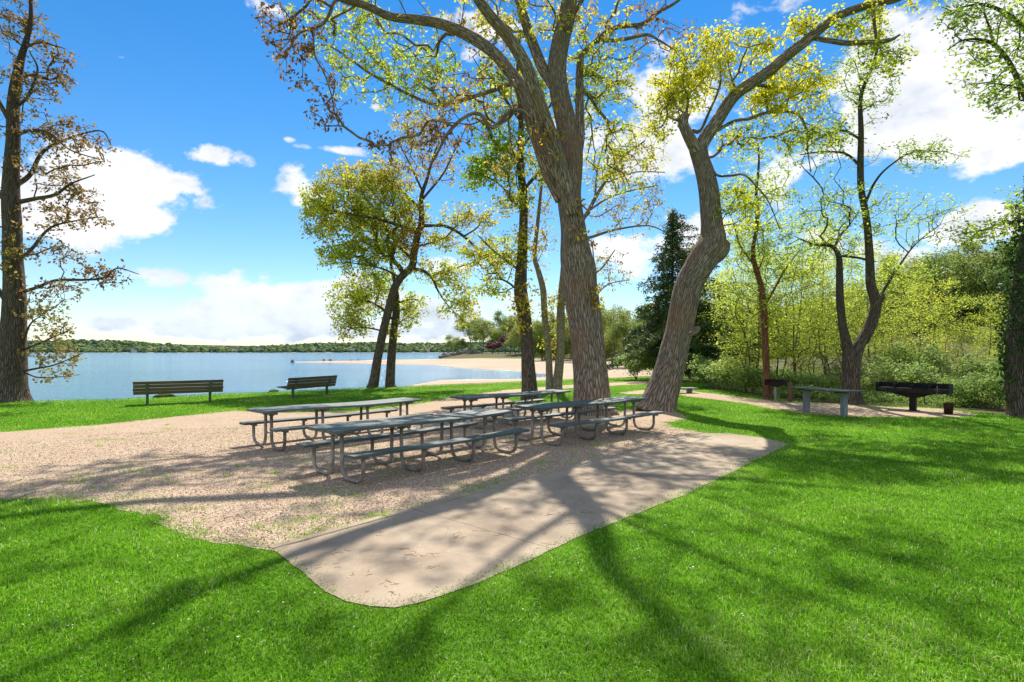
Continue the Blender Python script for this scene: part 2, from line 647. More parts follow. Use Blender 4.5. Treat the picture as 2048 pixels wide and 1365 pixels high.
SLAB = [g2(*p) for p in [(545, 1101), (1070, 955), (1408, 867), (1460, 868), (1530, 877), (1578, 889), (1510, 922), (1440, 957), (1370, 990), (1290, 1022), (1150, 1078), (1060, 1122), (960, 1166), (880, 1194), (840, 1207), (790, 1217), (740, 1214), (690, 1204), (650, 1185), (600, 1140)]]
GRILLPAD = [g2(*p) for p in [(1375, 782), (1440, 789), (1500, 797), (1560, 803), (1640, 806), (1720, 811), (1800, 815), (1880, 818), (1935, 825), (1958, 832), (1920, 835), (1800, 835), (1700, 834), (1620, 829), (1540, 818), (1480, 806), (1420, 799), (1370, 793), (1345, 786)]]
PATH = [g2(*p) for p in [(940, 791), (1010, 781), (1130, 771), (1250, 765), (1340, 760), (1420, 756), (1490, 750), (1500, 752), (1430, 760), (1345, 765), (1250, 771), (1140, 777), (1060, 785), (1000, 794)]]
BAREPATCH = [g2(*p) for p in [(1240, 786), (1280, 781), (1340, 779), (1375, 782), (1350, 787), (1290, 789), (1250, 789)]]
build_ground()


def flat_sheet(name, poly, z, mat, jitter=0.0, thick=0.0):
    p = np.asarray(poly, float)
    if jitter > 0:                     # ragged natural edge
        out = []
        for i in range(len(p)):
            a, b = p[i], p[(i + 1) % len(p)]
            n = max(1, int(np.linalg.norm(b - a) / .12))
            n = min(n, 60)
            for k in range(n):
                q = a + (b - a) * k / n
                if k:
                    q = q + rng.normal(0, jitter, 2)
                out.append(q)
        p = np.array(out)
    bm = bmesh.new()
    vs = [bm.verts.new((x, y, z)) for x, y in p]
    f = bm.faces.new(vs)
    if f.normal.z < 0:
        f.normal_flip()
    f.normal_update()
    if f.normal.z < 0:
        bmesh.ops.reverse_faces(bm, faces=[f])
    if thick > 0:
        ret = bmesh.ops.extrude_face_region(bm, geom=[f])
        for v in [e for e in ret['geom'] if isinstance(e, bmesh.types.BMVert)]:
            v.co.z = z
        for v in vs:
            v.co.z = z - thick
        bmesh.ops.recalc_face_normals(bm, faces=bm.faces[:])
    bmesh.ops.triangulate(bm, faces=bm.faces[:])
    me = bpy.data.meshes.new(name)
    bm.to_mesh(me)
    bm.free()
    me.materials.append(mat)
    return tag(link(bpy.data.objects.new(name, me)), kind='structure')


def mat_gravel():
    m = NT('gravel_material')
    p = m.pos()
    vn = m.n('ShaderNodeTexVoronoi')
    m.l(p, vn.inputs['Vector'])
    vn.inputs['Scale'].default_value = 55
    sepc = m.n('ShaderNodeSeparateColor')
    m.l(vn.outputs['Color'], sepc.inputs[0])
    c = m.ramp(sepc.outputs[0], [(0, (.26, .18, .11)), (.35, (.50, .375, .255)), (.75, (.64, .50, .355)), (1, (.76, .64, .50))])
    crack = m.math('MINIMUM', m.math('MULTIPLY', vn.outputs['Distance'], 1.5), 1)
    c = m.mix(m.math('MULTIPLY', crack, .45), c, (.19, .13, .09, 1))
    big = m.noise(p, .8, 5, .65)
    c = m.mix(m.ramp(big, [(.42, (0, 0, 0)), (.7, (.55, .55, .55))]), c, (.36, .25, .17, 1))
    weed = m.noise(p, 1.9, 6, .72)
    c = m.mix(m.ramp(weed, [(.66, (0, 0, 0)), (.74, (.7, .7, .7))]), c, (.16, .16, .05, 1))
    h = m.math('ADD', m.math('MULTIPLY', vn.outputs['Distance'], -1), m.math('MULTIPLY', m.noise(p, 14, 4), 1.5))
    return m.out(m.pbr(c, .95, m.bump(h, .012, .9), spec=.15))


def mat_concrete():
    m = NT('concrete_material')
    p = m.pos()
    big = m.noise(p, .9, 6, .65, .4)
    c = m.ramp(big, [(.32, (.235, .18, .125)), (.5, (.34, .268, .188)), (.68, (.415, .335, .24))])
    st = m.noise(p, 3.2, 6, .7, .8)
    c = m.mix(m.ramp(st, [(.5, (0, 0, 0)), (.72, (.42, .42, .42))]), c, (.20, .15, .11, 1))
    dt = m.n('ShaderNodeVectorMath', operation='DOT_PRODUCT')
    m.l(p, dt.inputs[0])
    dt.inputs[1].default_value = (.658, .753, 0)
    fr = m.math('ABSOLUTE', m.math('SUBTRACT', m.math('FRACT', m.math('DIVIDE', dt.outputs['Value'], 2.9)), .5))
    joint = m.math('LESS_THAN', fr, .0028)
    c = m.mix(m.math('MULTIPLY', joint, .6), c, (.10, .075, .055, 1))
    fl = m.noise(p, 120, 3, .8)
    c = m.mix(m.ramp(fl, [(.30, (.55, .55, .55)), (.5, (0, 0, 0))]), c, (.24, .20, .17, 1))
    c = m.mix(m.ramp(m.noise(p, 85, 2), [(.68, (0, 0, 0)), (.74, (.7, .7, .7))]), c, (.66, .60, .54, 1))
    wp = m.n('ShaderNodeVectorMath', operation='MULTIPLY_ADD')
    m.l(m.noise(p, 1.6, 5, out=1), wp.inputs[0])
    wp.inputs[1].default_value = (.8, .8, 0)
    m.l(p, wp.inputs[2])
    cr = m.voro(wp.outputs[0], .3, 'DISTANCE_TO_EDGE')
    crm = m.ramp(cr, [(.0, (1, 1, 1)), (.0025, (.7, .7, .7)), (.006, (0, 0, 0))])
    c = m.mix(m.math('MULTIPLY', crm, .14), c, (.08, .055, .04, 1))
    h = m.math('SUBTRACT', m.math('MULTIPLY', fl, .4), m.math('ADD', m.math('MULTIPLY', crm, .5), joint))
    return m.out(m.pbr(c, .88, m.bump(h, .004, .6), spec=.25))


def mat_sandpath():
    m = NT('path_material')
    p = m.pos()
    c = m.ramp(m.noise(p, 3, 6, .7), [(.3, (.34, .25, .16)), (.7, (.52, .42, .30))])
    c = m.mix(m.ramp(m.noise(p, 1.2, 6, .7), [(.5, (0, 0, 0)), (.7, (.55, .55, .55))]), c, (.26, .19, .12, 1))
    return m.out(m.pbr(c, .95, m.bump(m.noise(p, 50, 4), .01), spec=.1))


M_GRAVEL, M_CONC, M_PATH = mat_gravel(), mat_concrete(), mat_sandpath()
flat_sheet('gravel_area', GRAVEL, .004, M_GRAVEL, .045)
flat_sheet('concrete_slab', SLAB, .007, M_CONC, .008)
flat_sheet('gravel_pad', GRILLPAD, .005, M_GRAVEL, .05)
flat_sheet('path', PATH, .009, M_PATH, .08)
flat_sheet('bare_soil', BAREPATCH, .006, M_PATH, .08)
# raised edging strip between slab and gravel
eg = Geo()
e0, e1 = np.array(SLAB[0]), np.array(SLAB[2])
em = np.array(SLAB[1])
for a, b in ((e0, em), (em, e1)):
    t_ = (b - a) / np.linalg.norm(b - a)
    nrm = np.array([-t_[1], t_[0]])
    L_ = np.linalg.norm(b - a)
    nseg = int(L_ / 1.5) + 1
    for k in range(nseg):
        s0, s1 = a + t_ * (L_ * k / nseg + .004), a + t_ * (L_ * (k + 1) / nseg - .004)
        c_ = (s0 + s1) / 2 + nrm * .062
        box(eg, (c_[0], c_[1], -.019), (L_ / nseg - .008, .10, .07), rotz(math.atan2(t_[1], t_[0])), .008)
tag(eg.build('kerb', M_CONC, smooth=False), kind='structure')

# water
wm = NT('water_material')
p_ = wm.pos()
hgt = wm.math('ADD', wm.noise(wm.mapping(p_, (.55, 1.5, 1)), 1.3, 5, .6), wm.math('MULTIPLY', wm.noise(wm.mapping(p_, (.10, .4, 1)), 1.0, 3), 1.4))
wc = wm.ramp(wm.noise(wm.mapping(p_, (.006, .03, 1)), 1.0, 4), [(.3, (.04, .17, .27)), (.7, (.08, .24, .36))])
wsh = wm.pbr(wc, .10, wm.bump(hgt, .35, 1.0), spec=.5)
wm.t.nodes['Principled BSDF'].inputs['IOR'].default_value = 1.24
g = Geo()
S_ = 6000
g.add([(-S_, -S_, -2), (S_, -S_, -2), (S_, S_, -2), (-S_, S_, -2)], [[0, 1, 2, 3]])
tag(g.build('water', wm.out(wsh), smooth=False), kind='structure')

# ------------------------------------------------------------------ leaf and tree machinery


def add_leaves(g, P, size, hue, droop=.2, width=.5, flat=.3, fold=.25):
    """P (N,3) stalk points; every leaf is two folded triangles"""
    n = len(P)
    if n == 0:
        return
    d = rng.normal(0, 1, (n, 3))
    d[:, 2] = d[:, 2] * (1 - flat) - droop
    d /= np.linalg.norm(d, axis=1)[:, None] + 1e-9
    s = np.cross(d, rng.normal(0, 1, (n, 3)) * (1 - flat) + np.array([0, 0, 1.0]) * flat * 2)
    s /= np.linalg.norm(s, axis=1)[:, None] + 1e-9
    nn = np.cross(s, d)
    L = (np.broadcast_to(size, (n,)) * rng.uniform(.65, 1.3, n))[:, None]
    mid = P + d * L * .5 + nn * L * fold * .3
    V = np.stack([P, mid + s * L * width * .5 - nn * L * fold * .4, P + d * L, mid - s * L * width * .5 - nn * L * fold * .4], 1).reshape(-1, 3)
    b = np.arange(n)[:, None] * 4
    tr = np.concatenate([b + [0, 1, 2], b + [0, 2, 3]], 0)
    hv = np.clip(np.broadcast_to(hue, (n,)) + rng.normal(0, .07, n), 0, 1)
    g.add(V, None, tr, None, None, hue=np.repeat(hv, 4), rnd=np.repeat(rng.random(n), 4))


def ellipsoid(c, r, n, shell=.55):
    u = rng.normal(0, 1, (n, 3))
    u /= np.linalg.norm(u, axis=1)[:, None]
    k = rng.random(n) ** shell
    return np.asarray(c) + u * k[:, None] * np.asarray(r)


class Skeleton:
    """limbs drawn by hand, then twigs grown to the leaf clumps (balanced spanning tree)"""

    def __init__(self):
        self.P, self.par, self.path, self.rad, self.kind = [], [], [], [], []
        self.tubes = []

    def limb(self, pts, step=.16, sides=None, bare=0, lump=.05, flare=None, root=False, taper_end=True):
        """pts rows x,y,z,r"""
        q = smooth_poly(pts, step)
        start = None
        if len(self.P) and not root:
            A = np.array(self.P)
            start = int(np.argmin(np.linalg.norm(A - q[0, :3], axis=1)))
        prev = start
        for i in range(len(q)):
            self.P.append(q[i, :3])
            self.par.append(-1 if prev is None else prev)
            d = 0 if prev is None else np.linalg.norm(q[i, :3] - self.P[prev])
            self.path.append((0 if prev is None else self.path[prev]) + d)
            self.rad.append(q[i, 3])
            self.kind.append(0 if i / len(q) < bare else 1)
            prev = len(self.P) - 1
        rm = float(q[:, 3].max())
        sides = sides or (36 if rm > .25 else 20 if rm > .1 else 10 if rm > .04 else 6)
        self.tubes.append((q[:, :3], q[:, 3], sides, lump if rm > .04 else 0, flare))

    def grow(self, att, hue, bf=.3, seg=.45, wob=.16, rt=.006, expo=.44):
        P0 = np.array(self.P)
        kind = np.array(self.kind)
        path0 = np.array(self.path)
        att = np.asarray(att)
        n = len(att)
        best = np.full(n, 1e9)
        who = np.zeros(n, int)
        for i in np.where(kind > 0)[0]:
            c = np.linalg.norm(att - P0[i], axis=1) + bf * path0[i]
            m = c < best
            best[m] = c[m]
            who[m] = i
        P, par, path = list(self.P), list(self.par), list(self.path)
        n0 = len(P)
        done = np.zeros(n, bool)
        tips, thue = [], []
        for _ in range(n):
            k = int(np.argmin(np.where(done, 1e9, best)))
            done[k] = True
            a, b = np.asarray(P[who[k]]), att[k]
            L = np.linalg.norm(b - a)
            m = max(1, int(round(L / seg)))
            prev = who[k]
            bow = rng.normal(0, wob, 3) * L
            new = []
            for j in range(1, m + 1):
                t = j / m
                q = a + (b - a) * t + bow * math.sin(math.pi * t) + (rng.normal(0, wob * .22, 3) * seg if j < m else 0)
                P.append(q)
                par.append(prev)
                path.append(path[prev] + np.linalg.norm(q - P[prev]))
                prev = len(P) - 1
                new.append(prev)
            tips.append(prev)
            thue.append(hue[k])
            for i in new:
                c = np.linalg.norm(att - P[i], axis=1) + bf * path[i]
                mm = c < best
                best[mm] = c[mm]
                who[mm] = i
        N = len(P)
        cnt = np.zeros(N)
        cnt[tips] += 1
        for i in range(N - 1, n0 - 1, -1):
            if par[i] >= n0:
                cnt[par[i]] += cnt[i]
        kids = {}
        for i in range(n0, N):
            kids.setdefault(par[i], []).append(i)
        rad = rt * np.maximum(cnt, 1) ** expo
        P = np.array(P)
        heads = [i for i in range(n0, N) if par[i] < n0]
        stack = list(heads)
        while stack:
            h = stack.pop()
            pr = par[h]
            r0 = rad[h]
            if pr < n0:
                r0 = min(r0, self.rad[pr] * .75)
            chain = [(P[pr], r0)]
            i = h
            while True:
                chain.append((P[i], min(rad[i], r0)))
                ks = kids.get(i, [])
                if not ks:
                    break
                ks = sorted(ks, key=lambda a_: -cnt[a_])
                stack.extend(ks[1:])
                i = ks[0]
            pts = np.array([np.append(c[0], c[1]) for c in chain])
            rr = pts[:, 3].max()
            self.tubes.append((pts[:, :3], pts[:, 3], 3 if rr < .012 else 5 if rr < .03 else 8, 0, None))
        self.tips, self.thue = P[tips], np.array(thue)
        inner = [i for i in range(n0, N)]
        self.inner = P[inner]
        self.N0 = n0
        # hue of inner nodes: nearest tip downstream
        hh = np.zeros(N)
        hh[tips] = self.thue
        for i in range(N - 1, n0 - 1, -1):
            if par[i] >= n0 and hh[par[i]] == 0:
                hh[par[i]] = hh[i]
        self.inhue = hh[inner]
        self.incnt = cnt[inner]

    def trunk(self, g, org):
        for k, (p, r, s, lump, flare) in enumerate(self.tubes):
            tube(g, p - org, r, s, cap=(s > 5), lump=lump, seed=k * 1.7, flare=flare)


def make_tree(name, label, cat, base, skel, bark, leafmat, leaf, group=None, extra=None):
    """leaf: dict n, spread, size, droop, width, along"""
    root = thing(name, label, cat, base, 0, group)
    org = np.asarray(base)
    g = Geo()
    skel.trunk(g, org)
    g.build('trunk', bark, root, uv=True)
    c = Geo()
    if hasattr(skel, 'tips'):
        n = leaf['n']
        T = np.repeat(skel.tips, n, 0)
        hu = np.repeat(skel.thue, n)
        P = T + rng.normal(0, leaf['spread'], T.shape) * np.array([1, 1, .8])
        al = leaf.get('along', 0)
        if al > 0:
            m = skel.incnt <= leaf.get('maxcnt', 3)
            Q = np.repeat(skel.inner[m], al, 0)
            P = np.concatenate([P, Q + rng.normal(0, leaf['spread'] * .8, Q.shape)])
            hu = np.concatenate([hu, np.repeat(skel.inhue[m], al)])
        br = hu > .62
        if 'bn' in leaf:
            drop = br & (rng.random(len(br)) > leaf['bn'])
            P, hu, br = P[~drop], hu[~drop], br[~drop]
        if br.any():
            add_leaves(c, P[br] - org, leaf.get('bsize', leaf['size']), hu[br], leaf.get('bdroop', .9), leaf.get('bwidth', .4), .1, .5)
        add_leaves(c, P[~br] - org, leaf['size'], hu[~br], leaf.get('droop', .3), leaf.get('width', .5), leaf.get('flat', .25))
    if extra:
        extra(c, org)
    if c.n:
        c.build('crown', leafmat, root, smooth=False)
    return root


GIRTH = 1.0


def px_limb(d0, rows):
    """rows (column,row,width in columns,depth offset) -> xyz r"""
    out = []
    for px, py, w, dd in rows:
        d = d0 + dd
        out.append(list(at(px, py, d)) + [w / 2 * d / F * GIRTH])
    return out


def px_blobs(d0, rows):
    P, Hh = [], []
    for px, py, rx, ry, dd, rd, n, hue in rows:
        d = d0 + dd
        e = ellipsoid(at(px, py, d), (rx * d / F, rd, ry * d / F), n)
        P.append(e)
        Hh.append(np.clip(rng.normal(hue, .1, n), 0.02, 1))
    P, Hh = np.concatenate(P), np.concatenate(Hh)
    k = P[:, 2] > .35
    return P[k], Hh[k]


BARK_GREY = mat_bark('bark_grey_brown', (.05, .036, .028), (.50, .40, .325), 15, 2.4, .06, (.34, .20, .12))
BARK_DARK = mat_bark('bark_dark', (.03, .024, .02), (.25, .20, .165), 17, 2.6, .05)
BARK_RED = mat_bark('bark_reddish', (.07, .03, .016), (.34, .17, .095), 16, 3.0, .03)
BARK_PALE = mat_bark('bark_pale', (.10, .08, .06), (.40, .33, .27), 16, 4.0, .02)
G0, G1, BR = (.20, .25, .025), (.34, .33, .035), (.20, .115, .035)
LEAF_OAK = mat_leaf('oak_leaf', [(0, (.19, .33, .022)), (.3, (.42, .50, .035)), (.55, (.60, .53, .07)), (.68, (.42, .26, .07)), (1, (.20, .10, .04))], .6)
LEAF_YELLOW = mat_leaf('yellow_green_leaf', [(0, (.20, .29, .03)), (.35, (.50, .54, .03)), (.6, (.74, .68, .04)), (1, (.66, .54, .08))], .62)
LEAF_AIRY = mat_leaf('locust_leaf', [(0, (.18, .29, .07)), (.4, (.38, .50, .07)), (.7, (.56, .63, .06)), (1, (.64, .62, .07))], .6)
LEAF_RUST = mat_leaf('rusty_leaf', [(0, (.33, .30, .06)), (.4, (.33, .23, .065)), (.7, (.25, .145, .05)), (1, (.16, .08, .03))], .45)
LEAF_DARK = mat_leaf('dark_needle', [(0, (.025, .06, .02)), (.5, (.055, .105, .028)), (1, (.13, .17, .04))], .2)
LEAF_IVY = mat_leaf('ivy_leaf', [(0, (.02, .06, .012)), (.6, (.05, .11, .02)), (1, (.13, .17, .03))], .3)
LEAF_WOOD = mat_leaf('woodland_leaf', [(0, (.10, .17, .04)), (.5, (.20, .28, .05)), (1, (.36, .38, .09))], .5)
LEAF_SHRUB = mat_leaf('shrub_leaf', [(0, (.11, .21, .04)), (.5, (.25, .36, .08)), (1, (.45, .52, .16))], .5)
LEAF_PURPLE = mat_leaf('purple_leaf', [(0, (.09, .02, .04)), (1, (.22, .05, .09))], .3)

# ---------------------------------------------------------------- the big oak by the tables
D = 17.2
GIRTH = .92
s = Skeleton()
s.limb(px_limb(D, [(1190, 838, 88.0, 0), (1186, 810, 80.0, 0), (1181, 740, 74.0, 0), (1172, 660, 73.0, 0), (1163, 590, 72.0, 0), (1153, 520, 69.0, 0), (1146, 460, 56.3, 0), (1139, 400, 52.8, 0), (1141, 350, 51.0, .1), (1143, 300, 45.8, .2), (1131, 240, 44.0, .3),
                   (1119, 185, 42.2, .35), (1114, 132, 41.4, .4), (1122, 80, 37.8, .45), (1134, 30, 35.2, .5), (1146, -60, 26, .6), (1150, -170, 18, .9), (1175, -280, 11, 1.4), (1190, -380, 8.0, 1.8)]), .1, 44, .55, .045, (.42, .26, 5))
s.limb(px_limb(D, [(1146, 430, 29.9, -.28), (1128, 366, 33.4, -.42), (1107, 290, 31.7, -.7), (1080, 212, 29.9, -1.0), (1052, 134, 29.0, -1.3), (1017, 76, 26.4, -1.6), (976, 26, 23.8, -1.9), (930, -40, 14, -2.3), (890, -130, 9, -2.8), (850, -230, 5, -3.4)]), .12, 26, .5, .05)
s.limb(px_limb(D, [(1124, 400, 31.7, -.05), (1097, 343, 31.7, -.1), (1071, 264, 29.9, -.1), (1048, 200, 29.0, -.1), (1034, 163, 27.3, -.1), (988, 107, 25.5, .1), (935, 71, 23.8, .2), (884, 49, 21.1, .2), (832, 40, 19.4, .1), (779, 33, 17.6, 0), (727, 10, 15.8, -.2), (682, -2, 12.3, -.6), (660, -35, 8.0, -1)]), .12, 24, .4, .05)
s.limb(px_limb(D, [(1118, 190, 22.9, .3), (1100, 160, 24.6, .5), (1082, 130, 23.8, .7), (1058, 66, 22.0, 1.0), (1038, 0, 19.4, 1.3), (1010, -90, 15.0, 1.8), (990, -200, 7.9, 2.3)]), .14, 20, .3, .05)
s.limb(px_limb(D, [(1050, 222, 10.6, -.1), (1020, 224, 10.6, -.5), (985, 255, 9.7, -.8), (960, 229, 7.9, -1.0), (933, 233, 8.0, -1.2), (898, 264, 7.0, -1.4), (872, 312, 5.0, -1.5), (858, 336, 3.0, -1.6)]), .1, 10, .1, .05)
s.limb(px_limb(D, [(1150, 330, 21.1, .5), (1160, 280, 20.2, .9), (1159, 210, 18.5, 1.2), (1160, 132, 15.8, 1.5), (1166, 108, 12.3, 1.6), (1192, 83, 10.6, 1.7), (1227, 57, 9.7, 1.8), (1284, 48, 7.9, 1.9), (1315, 26, 8.0, 2.0), (1356, 2, 6.0, 2.1), (1400, -40, 4.0, 2.2)]), .14, 14, .3, .05)
s.limb(px_limb(D, [(1192, 84, 7.9, 1.7), (1249, 79, 7.9, 1.6), (1293, 70, 7.0, 1.5), (1316, 80, 5.0, 1.4), (1352, 102, 3.0, 1.3)]), .14, 8, .1)
s.limb(px_limb(D, [(682, -2, 8.8, -.6), (668, 5, 7.9, -.8), (648, 46, 7.0, -1.1), (600, 66, 5.0, -1.3), (582, 92, 4.0, -1.4), (570, 118, 3.0, -1.5)]), .14, 8, 0)
s.limb(px_limb(D, [(626, 60, 5.0, -1.2), (630, 112, 4.0, -1.3), (648, 146, 3.5, -1.4), (665, 198, 3.0, -1.5), (670, 228, 2.5, -1.5), (684, 266, 2.0, -1.6)]), .14, 6, 0)
s.limb(px_limb(D, [(1030, 165, 10.6, .4), (960, 190, 8.8, 1.2), (880, 210, 7.9, 1.8), (820, 190, 7.0, 2.1), (745, 150, 6.0, 2.4), (670, 98, 4.0, 2.6), (640, 90, 3.0, 2.7)]), .16, 8, .1)
s.limb(px_limb(D, [(1130, 60, 9, .2), (1190, -40, 8, -.8), (1270, -140, 6, -1.8), (1340, -220, 4, -2.6)]), .2, 12, .2)
s.limb(px_limb(D, [(1140, 0, 9, .6), (1090, -90, 8, -.6), (1050, -180, 6, -2.0), (1040, -240, 4, -3.2)]), .2, 12, .2)
P, Hh = px_blobs(D, [(760, 120, 150, 90, 2, 1.5, 170, .30), (690, 40, 120, 60, 1.2, 1.2, 70, .3), (610, 90, 75, 105, -1.3, .8, 72, .95), (655, 210, 45, 70, -1.5, .5, 30, .98), (545, 60, 40, 55, -1.3, .6, 30, .97),
                     (930, 190, 115, 85, 0, 1.6, 90, .68), (870, 260, 85, 60, -1.2, 1, 50, .85), (770, 285, 60, 25, -1.4, .5, 22, .95), (850, 160, 120, 70, 2, 1.2, 110, .25), (1000, 50, 160, 60, 1.2, 1.6, 120, .5),
                     (1200, 160, 90, 130, 1.8, 1.3, 210, .36), (1240, 320, 70, 90, 2.4, 1.2, 110, .4), (1300, 60, 100, 60, 1.8, 1, 50, .82), (1150, 40, 130, 70, .6, 1.6, 70, .55), (1090, 260, 60, 60, -1, .6, 24, .7), (1020, 330, 50, 60, .5, 1, 30, .6),
                     (900, -150, 330, 110, -1.5, 2.6, 100, .6), (1200, -240, 280, 180, -.5, 3.2, 110, .55), (680, -70, 130, 60, -.5, 1.5, 55, .7), (1350, -120, 150, 90, 0, 2, 60, .6), (1190, 590, 14, 40, -.5, .25, 9, .68), (1165, 450, 30, 50, -.6, .3, 10, .66)])
s.grow(P, Hh, .28, .4, .17, .007, .44)
make_tree('oak_tree', 'largest grey-barked oak with forking limbs, rising behind the right picnic table', 'tree', gd(1187, 828), s, BARK_GREY, LEAF_OAK, dict(n=11, spread=.09, size=.135, droop=.3, along=2, maxcnt=4, bsize=.15, bwidth=.45, bn=.55))

# ---------------------------------------------------------------- leaning tree with the burl
D = 18.3
GIRTH = .86
s = Skeleton()
s.limb(px_limb(D, [(1312, 826, 92, 0), (1318, 806, 80, 0), (1339, 740, 68, 0), (1351, 690, 65, 0), (1359, 657, 63, 0), (1377, 574, 61, 0), (1396, 535, 63, 0), (1412, 508, 66, 0), (1425, 482, 62, 0), (1424, 455, 52, 0), (1422, 430, 49, 0), (1418, 385, 46, 0), (1409, 345, 41, 0), (1401, 320, 38, 0), (1396, 298, 40, 0)]),
       .1, 44, .6, .04, (.42, .28, 4), True)
s.limb(px_limb(D, [(1396, 305, 30, -.05), (1384, 286, 27, -.1), (1372, 262, 25, -.15), (1366, 246, 24, -.15), (1371, 228, 18, -.15)]), .06, 18, .5, .09)
s.limb(px_limb(D, [(1412, 520, 44, -.05), (1440, 500, 42, -.1), (1454, 483, 20, -.15)]), .05, 18, 1, .1)
s.limb(px_limb(D, [(1372, 668, 24, -.2), (1392, 660, 18, -.25), (1398, 655, 10, -.25)]), .05, 12, 1, .1)
s.limb(px_limb(D, [(1397, 305, 30, 0), (1411, 276, 31, 0), (1433, 245, 29, 0), (1468, 193, 27, 0), (1506, 165, 26, -.1), (1541, 141, 25, -.2), (1579, 108, 24, -.3), (1614, 81, 23, -.4), (1645, 55, 21, -.5), (1680, 31, 20, -.6), (1722, 15, 18, -.7), (1762, 5, 16, -.8), (1800, -4, 14, -.9), (1870, -40, 9, -1.1), (1940, -90, 4, -1.3)]), .1, 22, .15, .04)
s.limb(px_limb(D, [(1628, 76, 12, -.45), (1660, 82, 12, -.6), (1695, 87, 12, -.8), (1737, 85, 11, -1.0), (1776, 82, 9, -1.1), (1800, 70, 4, -1.1)]), .1, 10, .2)
s.limb(px_limb(D, [(1432, 262, 9, 0), (1468, 243, 8, .3), (1498, 238, 8, .5), (1529, 227, 7, .7), (1568, 223, 7, .8), (1598, 231, 6, .9), (1613, 262, 5, .9), (1615, 300, 3, 1.0), (1622, 345, 2, 1.0)]), .1, 8, .2)
s.limb(px_limb(D, [(1418, 322, 7, -.1), (1433, 350, 6, -.2), (1460, 352, 5.5, -.3), (1487, 350, 5, -.4), (1510, 370, 4, -.4), (1537, 404, 3, -.5), (1560, 460, 2, -.5)]), .1, 8, .2)
s.limb(px_limb(D, [(1372, 232, 7, -.1), (1376, 195, 5, 0), (1366, 165, 4, .1), (1372, 120, 3, .2)]), .1, 8, 0)
s.limb(px_limb(D, [(1385, 262, 9, .1), (1400, 262, 8, .2), (1418, 225, 6, .4), (1440, 170, 5, .5), (1440, 120, 3, .6)]), .1, 8, 0)
s.limb(px_limb(D, [(1500, 168, 9, .1), (1545, 175, 7, .5), (1590, 180, 5, .9), (1640, 185, 3, 1.1)]), .1, 8, 0)
s.limb(px_limb(D, [(1745, 10, 9, -.8), (1748, 45, 8, -.9), (1752, 78, 6, -.9), (1745, 100, 4, -.8)]), .1, 8, 0)
P, Hh = px_blobs(D, [(1395, 150, 92, 85, .4, 1.2, 215, .52), (1345, 190, 50, 55, .3, .8, 90, .5), (1440, 95, 45, 45, .5, .8, 60, .55), (1590, 175, 90, 78, .8, 1.1, 170, .52), (1530, 190, 50, 45, .6, .8, 90, .5), (1520, 90, 50, 40, .3, .6, 50, .5),
                     (1620, 270, 85, 45, .9, .9, 70, .25), (1700, 50, 80, 45, -.6, .9, 60, .4), (1600, 50, 50, 25, -.3, .6, 40, .55), (1480, 410, 60, 70, -.3, .6, 45, .3), (1480, 280, 60, 45, .4, .7, 45, .35), (1860, -50, 110, 60, -1, 1.3, 60, .4), (1770, 110, 55, 50, -1, .7, 40, .2), (1310, 250, 35, 35, .3, .5, 30, .5)])
s.grow(P, Hh, .3, .35, .16, .006, .43)
make_tree('leaning_tree', 'stout leaning tree with a burl and broken stub, bending right above the lawn', 'tree', gd(1318, 815), s, BARK_GREY, LEAF_YELLOW, dict(n=14, spread=.105, size=.12, droop=.25, along=3, width=.55))

# ---------------------------------------------------------------- forked tree behind the serving table
D = 20.4
GIRTH = .94
s = Skeleton()
s.limb(px_limb(D, [(1704, 812, 44, 0), (1703, 795, 36, 0), (1702, 760, 33, 0), (1701, 725, 36, 0), (1696, 700, 24, 0), (1685, 650, 17, 0), (1680, 595, 15, 0), (1679, 545, 13, 0), (1677, 512, 11, 0), (1662, 492, 8, .1), (1630, 490, 5, .2), (1600, 478, 3, .3)]), .1, 22, .3, .05, (.4, .3, 3), True)
s.limb(px_limb(D, [(1704, 735, 30, 0), (1716, 695, 25, 0), (1738, 657, 24, 0), (1752, 612, 22, 0), (1748, 590, 20, 0), (1741, 565, 18, 0), (1739, 512, 16, 0), (1735, 455, 15, 0), (1729, 415, 14, 0), (1721, 366, 13, 0), (1722, 269, 11, 0), (1722, 192, 8, 0), (1744, 135, 6, 0), (1757, 85, 5, 0), (1760, 20, 3, 0)]), .12, 18, .3, .05)
s.limb(px_limb(D, [(1752, 612, 14, -.05), (1763, 596, 13, -.1), (1766, 588, 7, -.1)]), .05, 12, 1, .08)
s.limb(px_limb(D, [(1722, 280, 5, 0), (1687, 262, 5, -.2), (1645, 273, 4, -.4), (1610, 300, 2, -.5)]), .12, 6, .1)
s.limb(px_limb(D, [(1731, 406, 6, 0), (1749, 366, 5, -.3), (1776, 335, 4, -.6), (1826, 304, 3, -.9), (1880, 304, 2, -1.2)]), .12, 6, .2)
s.limb(px_limb(D, [(1720, 332, 6, 0), (1691, 308, 5, .2), (1645, 304, 4, .4), (1600, 310, 2, .5)]), .12, 6, .2)
s.limb(px_limb(D, [(1679, 512, 6, 0), (1710, 515, 5, .1), (1735, 520, 5, 0)]), .12, 6, .2)
s.limb(px_limb(D, [(1753, 605, 6, .1), (1790, 545, 5, .3), (1830, 490, 3, .6), (1880, 450, 2, .8)]), .12, 6, .2)
